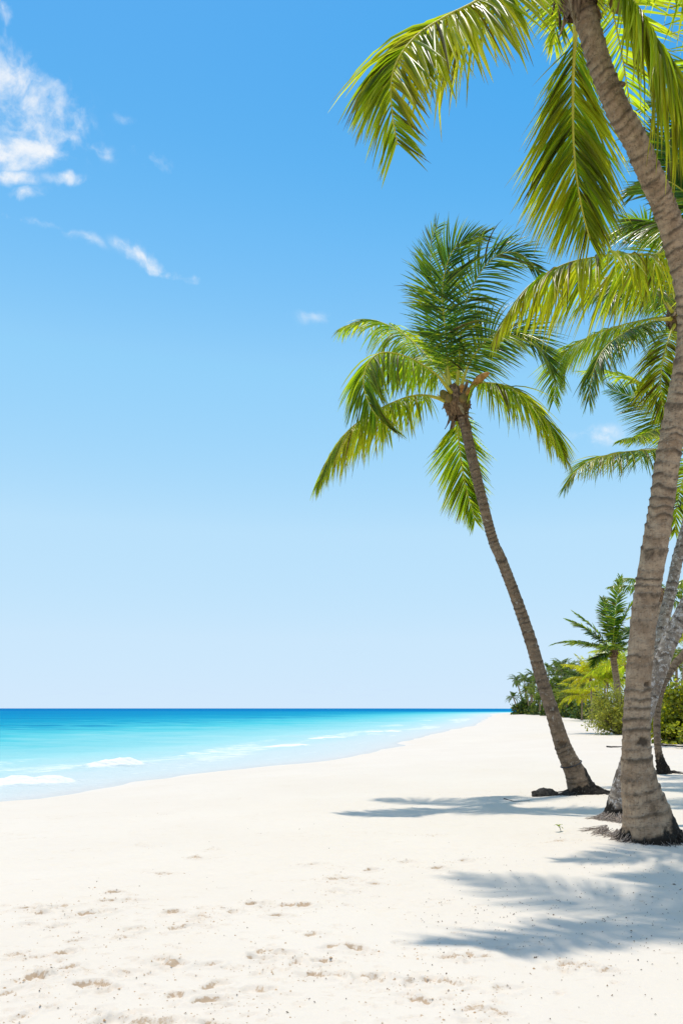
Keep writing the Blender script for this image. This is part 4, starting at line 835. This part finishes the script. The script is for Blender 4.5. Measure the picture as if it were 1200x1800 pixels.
b = base_at(986, 1464); sp = thing('seedling', b, 'tiny bright green seedling sprouting alone from the sand', 'seedling')
V, Fc = tube(catmull([b - [0, 0, .03], b + [-0.012, 0, 0.03], b + [-0.03, 0.0, 0.06]], 8)[0], 0.0035, 5); make_mesh('stem', V, Fc, M['sprout'], sp, {'leaf': np.full((len(V), 3), 0.3)})
for (dx, dz, ex, ez, ey) in [(-0.03, 0.06, -0.05, 0.012, 0.0), (-0.03, 0.055, 0.045, 0.02, 0.02), (-0.02, 0.05, 0.03, -0.012, -0.03), (-0.03, 0.06, -0.02, 0.02, -0.04)]:
    p0 = b + [dx, 0, dz]; e = np.array([ex, ey, ez]); t = np.linspace(0, 1, 6)[:, None]; sd_ = unit(np.cross(e, [0, 0.3, 1.0])); C = p0 + e * t + np.array([0, 0, 0.012]) * np.sin(t * np.pi)
    w = np.array([0.004, 0.016, 0.022, 0.02, 0.012, 0.001])[:, None]; V = np.stack([C - sd_ * w, C - [0, 0, .004], C + sd_ * w], 1).reshape(-1, 3)
    make_mesh('leaf', V, grid_faces(6, 3), M['sprout'], sp, {'leaf': np.full((len(V), 3), (0.25, 0.7, 0.0))})

def stick(pts, r, label):
    w = []
    for u, v in pts:
        d = ground_depth(v); x = (u - U0) / F * d; w.append((x, d, zs(x, d) + r * 0.8))
    C, _ = catmull(w, 30); C = C + 0.35 * r * fbm(C * 6, 2, 3)[:, None]
    V, Fc = tube(C, r * np.linspace(1, 0.35, 30), 6); o = make_mesh('driftwood_stick', V, Fc, M['root_dark'], origin=w[0]); tag(o, label, 'stick', 'dry sticks lying on the sand')
stick([(1066, 1310), (1078, 1311), (1098, 1309.5)], 0.035, 'dark crooked stick on open sand beyond the lichened trunk')
stick([(1158, 1307.5), (1180, 1310), (1215, 1311)], 0.05, 'long dark strip on the sand behind the slim dark-footed trunk')  # long thin dark tube laid along the sand
stick([(885, 1396), (905, 1402), (930, 1401)], 0.010, 'thin twig in the shade beside the root lump')

def litter():
    rng = np.random.default_rng(77); J = []
    spots = []
    for i in range(760):
        if i < 380: u, v = rng.uniform(740, 1200), rng.normal(1590, 55)
        elif i < 520: u, v = rng.uniform(0, 1200), 1400 + 400 * rng.random() ** 0.8
        elif i < 660: u, v = rng.normal(960, 90), rng.normal(1398, 9)
        else: u, v = rng.normal(1120, 70), rng.normal(1500, 30)
        if not 1330 < v < 1830: continue
        d = ground_depth(v); spots.append(((u - U0) / F * d, d))
    s = np.array(spots); z, _, _ = sand_height(s[:, 0], s[:, 1]); n = len(s)
    a = rng.uniform(0, 6.28, n); ln = rng.uniform(0.002, 0.008, n) * np.where(rng.random(n) < 0.05, 2.2, 1); w = ln * rng.uniform(0.25, 0.7, n)
    e = np.stack([np.cos(a), np.sin(a), rng.normal(0, 0.25, n)], 1); f = np.stack([-np.sin(a), np.cos(a), rng.normal(0, 0.25, n)], 1); c = np.stack([s[:, 0], s[:, 1], z + 0.003], 1)
    V = np.stack([c - e * ln[:, None], c + f * w[:, None] + [0, 0, .002], c + e * ln[:, None], c - f * w[:, None] + [0, 0, .002], c + np.array([0, 0, 0.006])], 1).reshape(-1, 3)
    q = np.arange(n)[:, None, None] * 5; Fc = (q + np.array([[0, 3, 4], [3, 2, 4], [2, 1, 4], [1, 0, 4]])[None]).reshape(-1, 3)
    o = make_mesh('leaf_litter', V, Fc, M['litter'], smooth=False); tag(o, 'scattered dark crumbs of dry leaf and bark on the sand', 'litter', kind='stuff')
litter()
def crumbs():
    rng = np.random.default_rng(78); q = [k for k in _prints if k[1] > 2.6]; n = 2000; k = rng.integers(0, len(q), n)
    c = np.array([[a[0], a[1]] for a in q])[k] + rng.normal(0, 1, (n, 2)) * [0.085, 0.05]; z, _, _ = sand_height(c[:, 0], c[:, 1]); r = rng.uniform(0.002, 0.0055, n) * np.where(rng.random(n) < 0.1, 1.8, 1)
    o8 = np.array([[1, 0, 0], [0, 1, 0], [-1, 0, 0], [0, -1, 0], [0, 0, 0.8]]); V = np.stack([c[:, 0], c[:, 1], z], 1)[:, None] + o8[None] * r[:, None, None] * rng.uniform(0.6, 1.3, (n, 5, 1))
    b5 = np.arange(n)[:, None, None] * 5; Fc = (b5 + np.array([[0, 1, 4], [1, 2, 4], [2, 3, 4], [3, 0, 4]])[None]).reshape(-1, 3)
    o = make_mesh('sand_crumbs', V.reshape(-1, 3), Fc, M['crumb'], smooth=False); tag(o, 'small crumbs of damp brown sand kicked up round the footprints', 'sand', kind='stuff')
crumbs()
for o in bpy.data.objects:
    if '_base' in o: del o['_base']
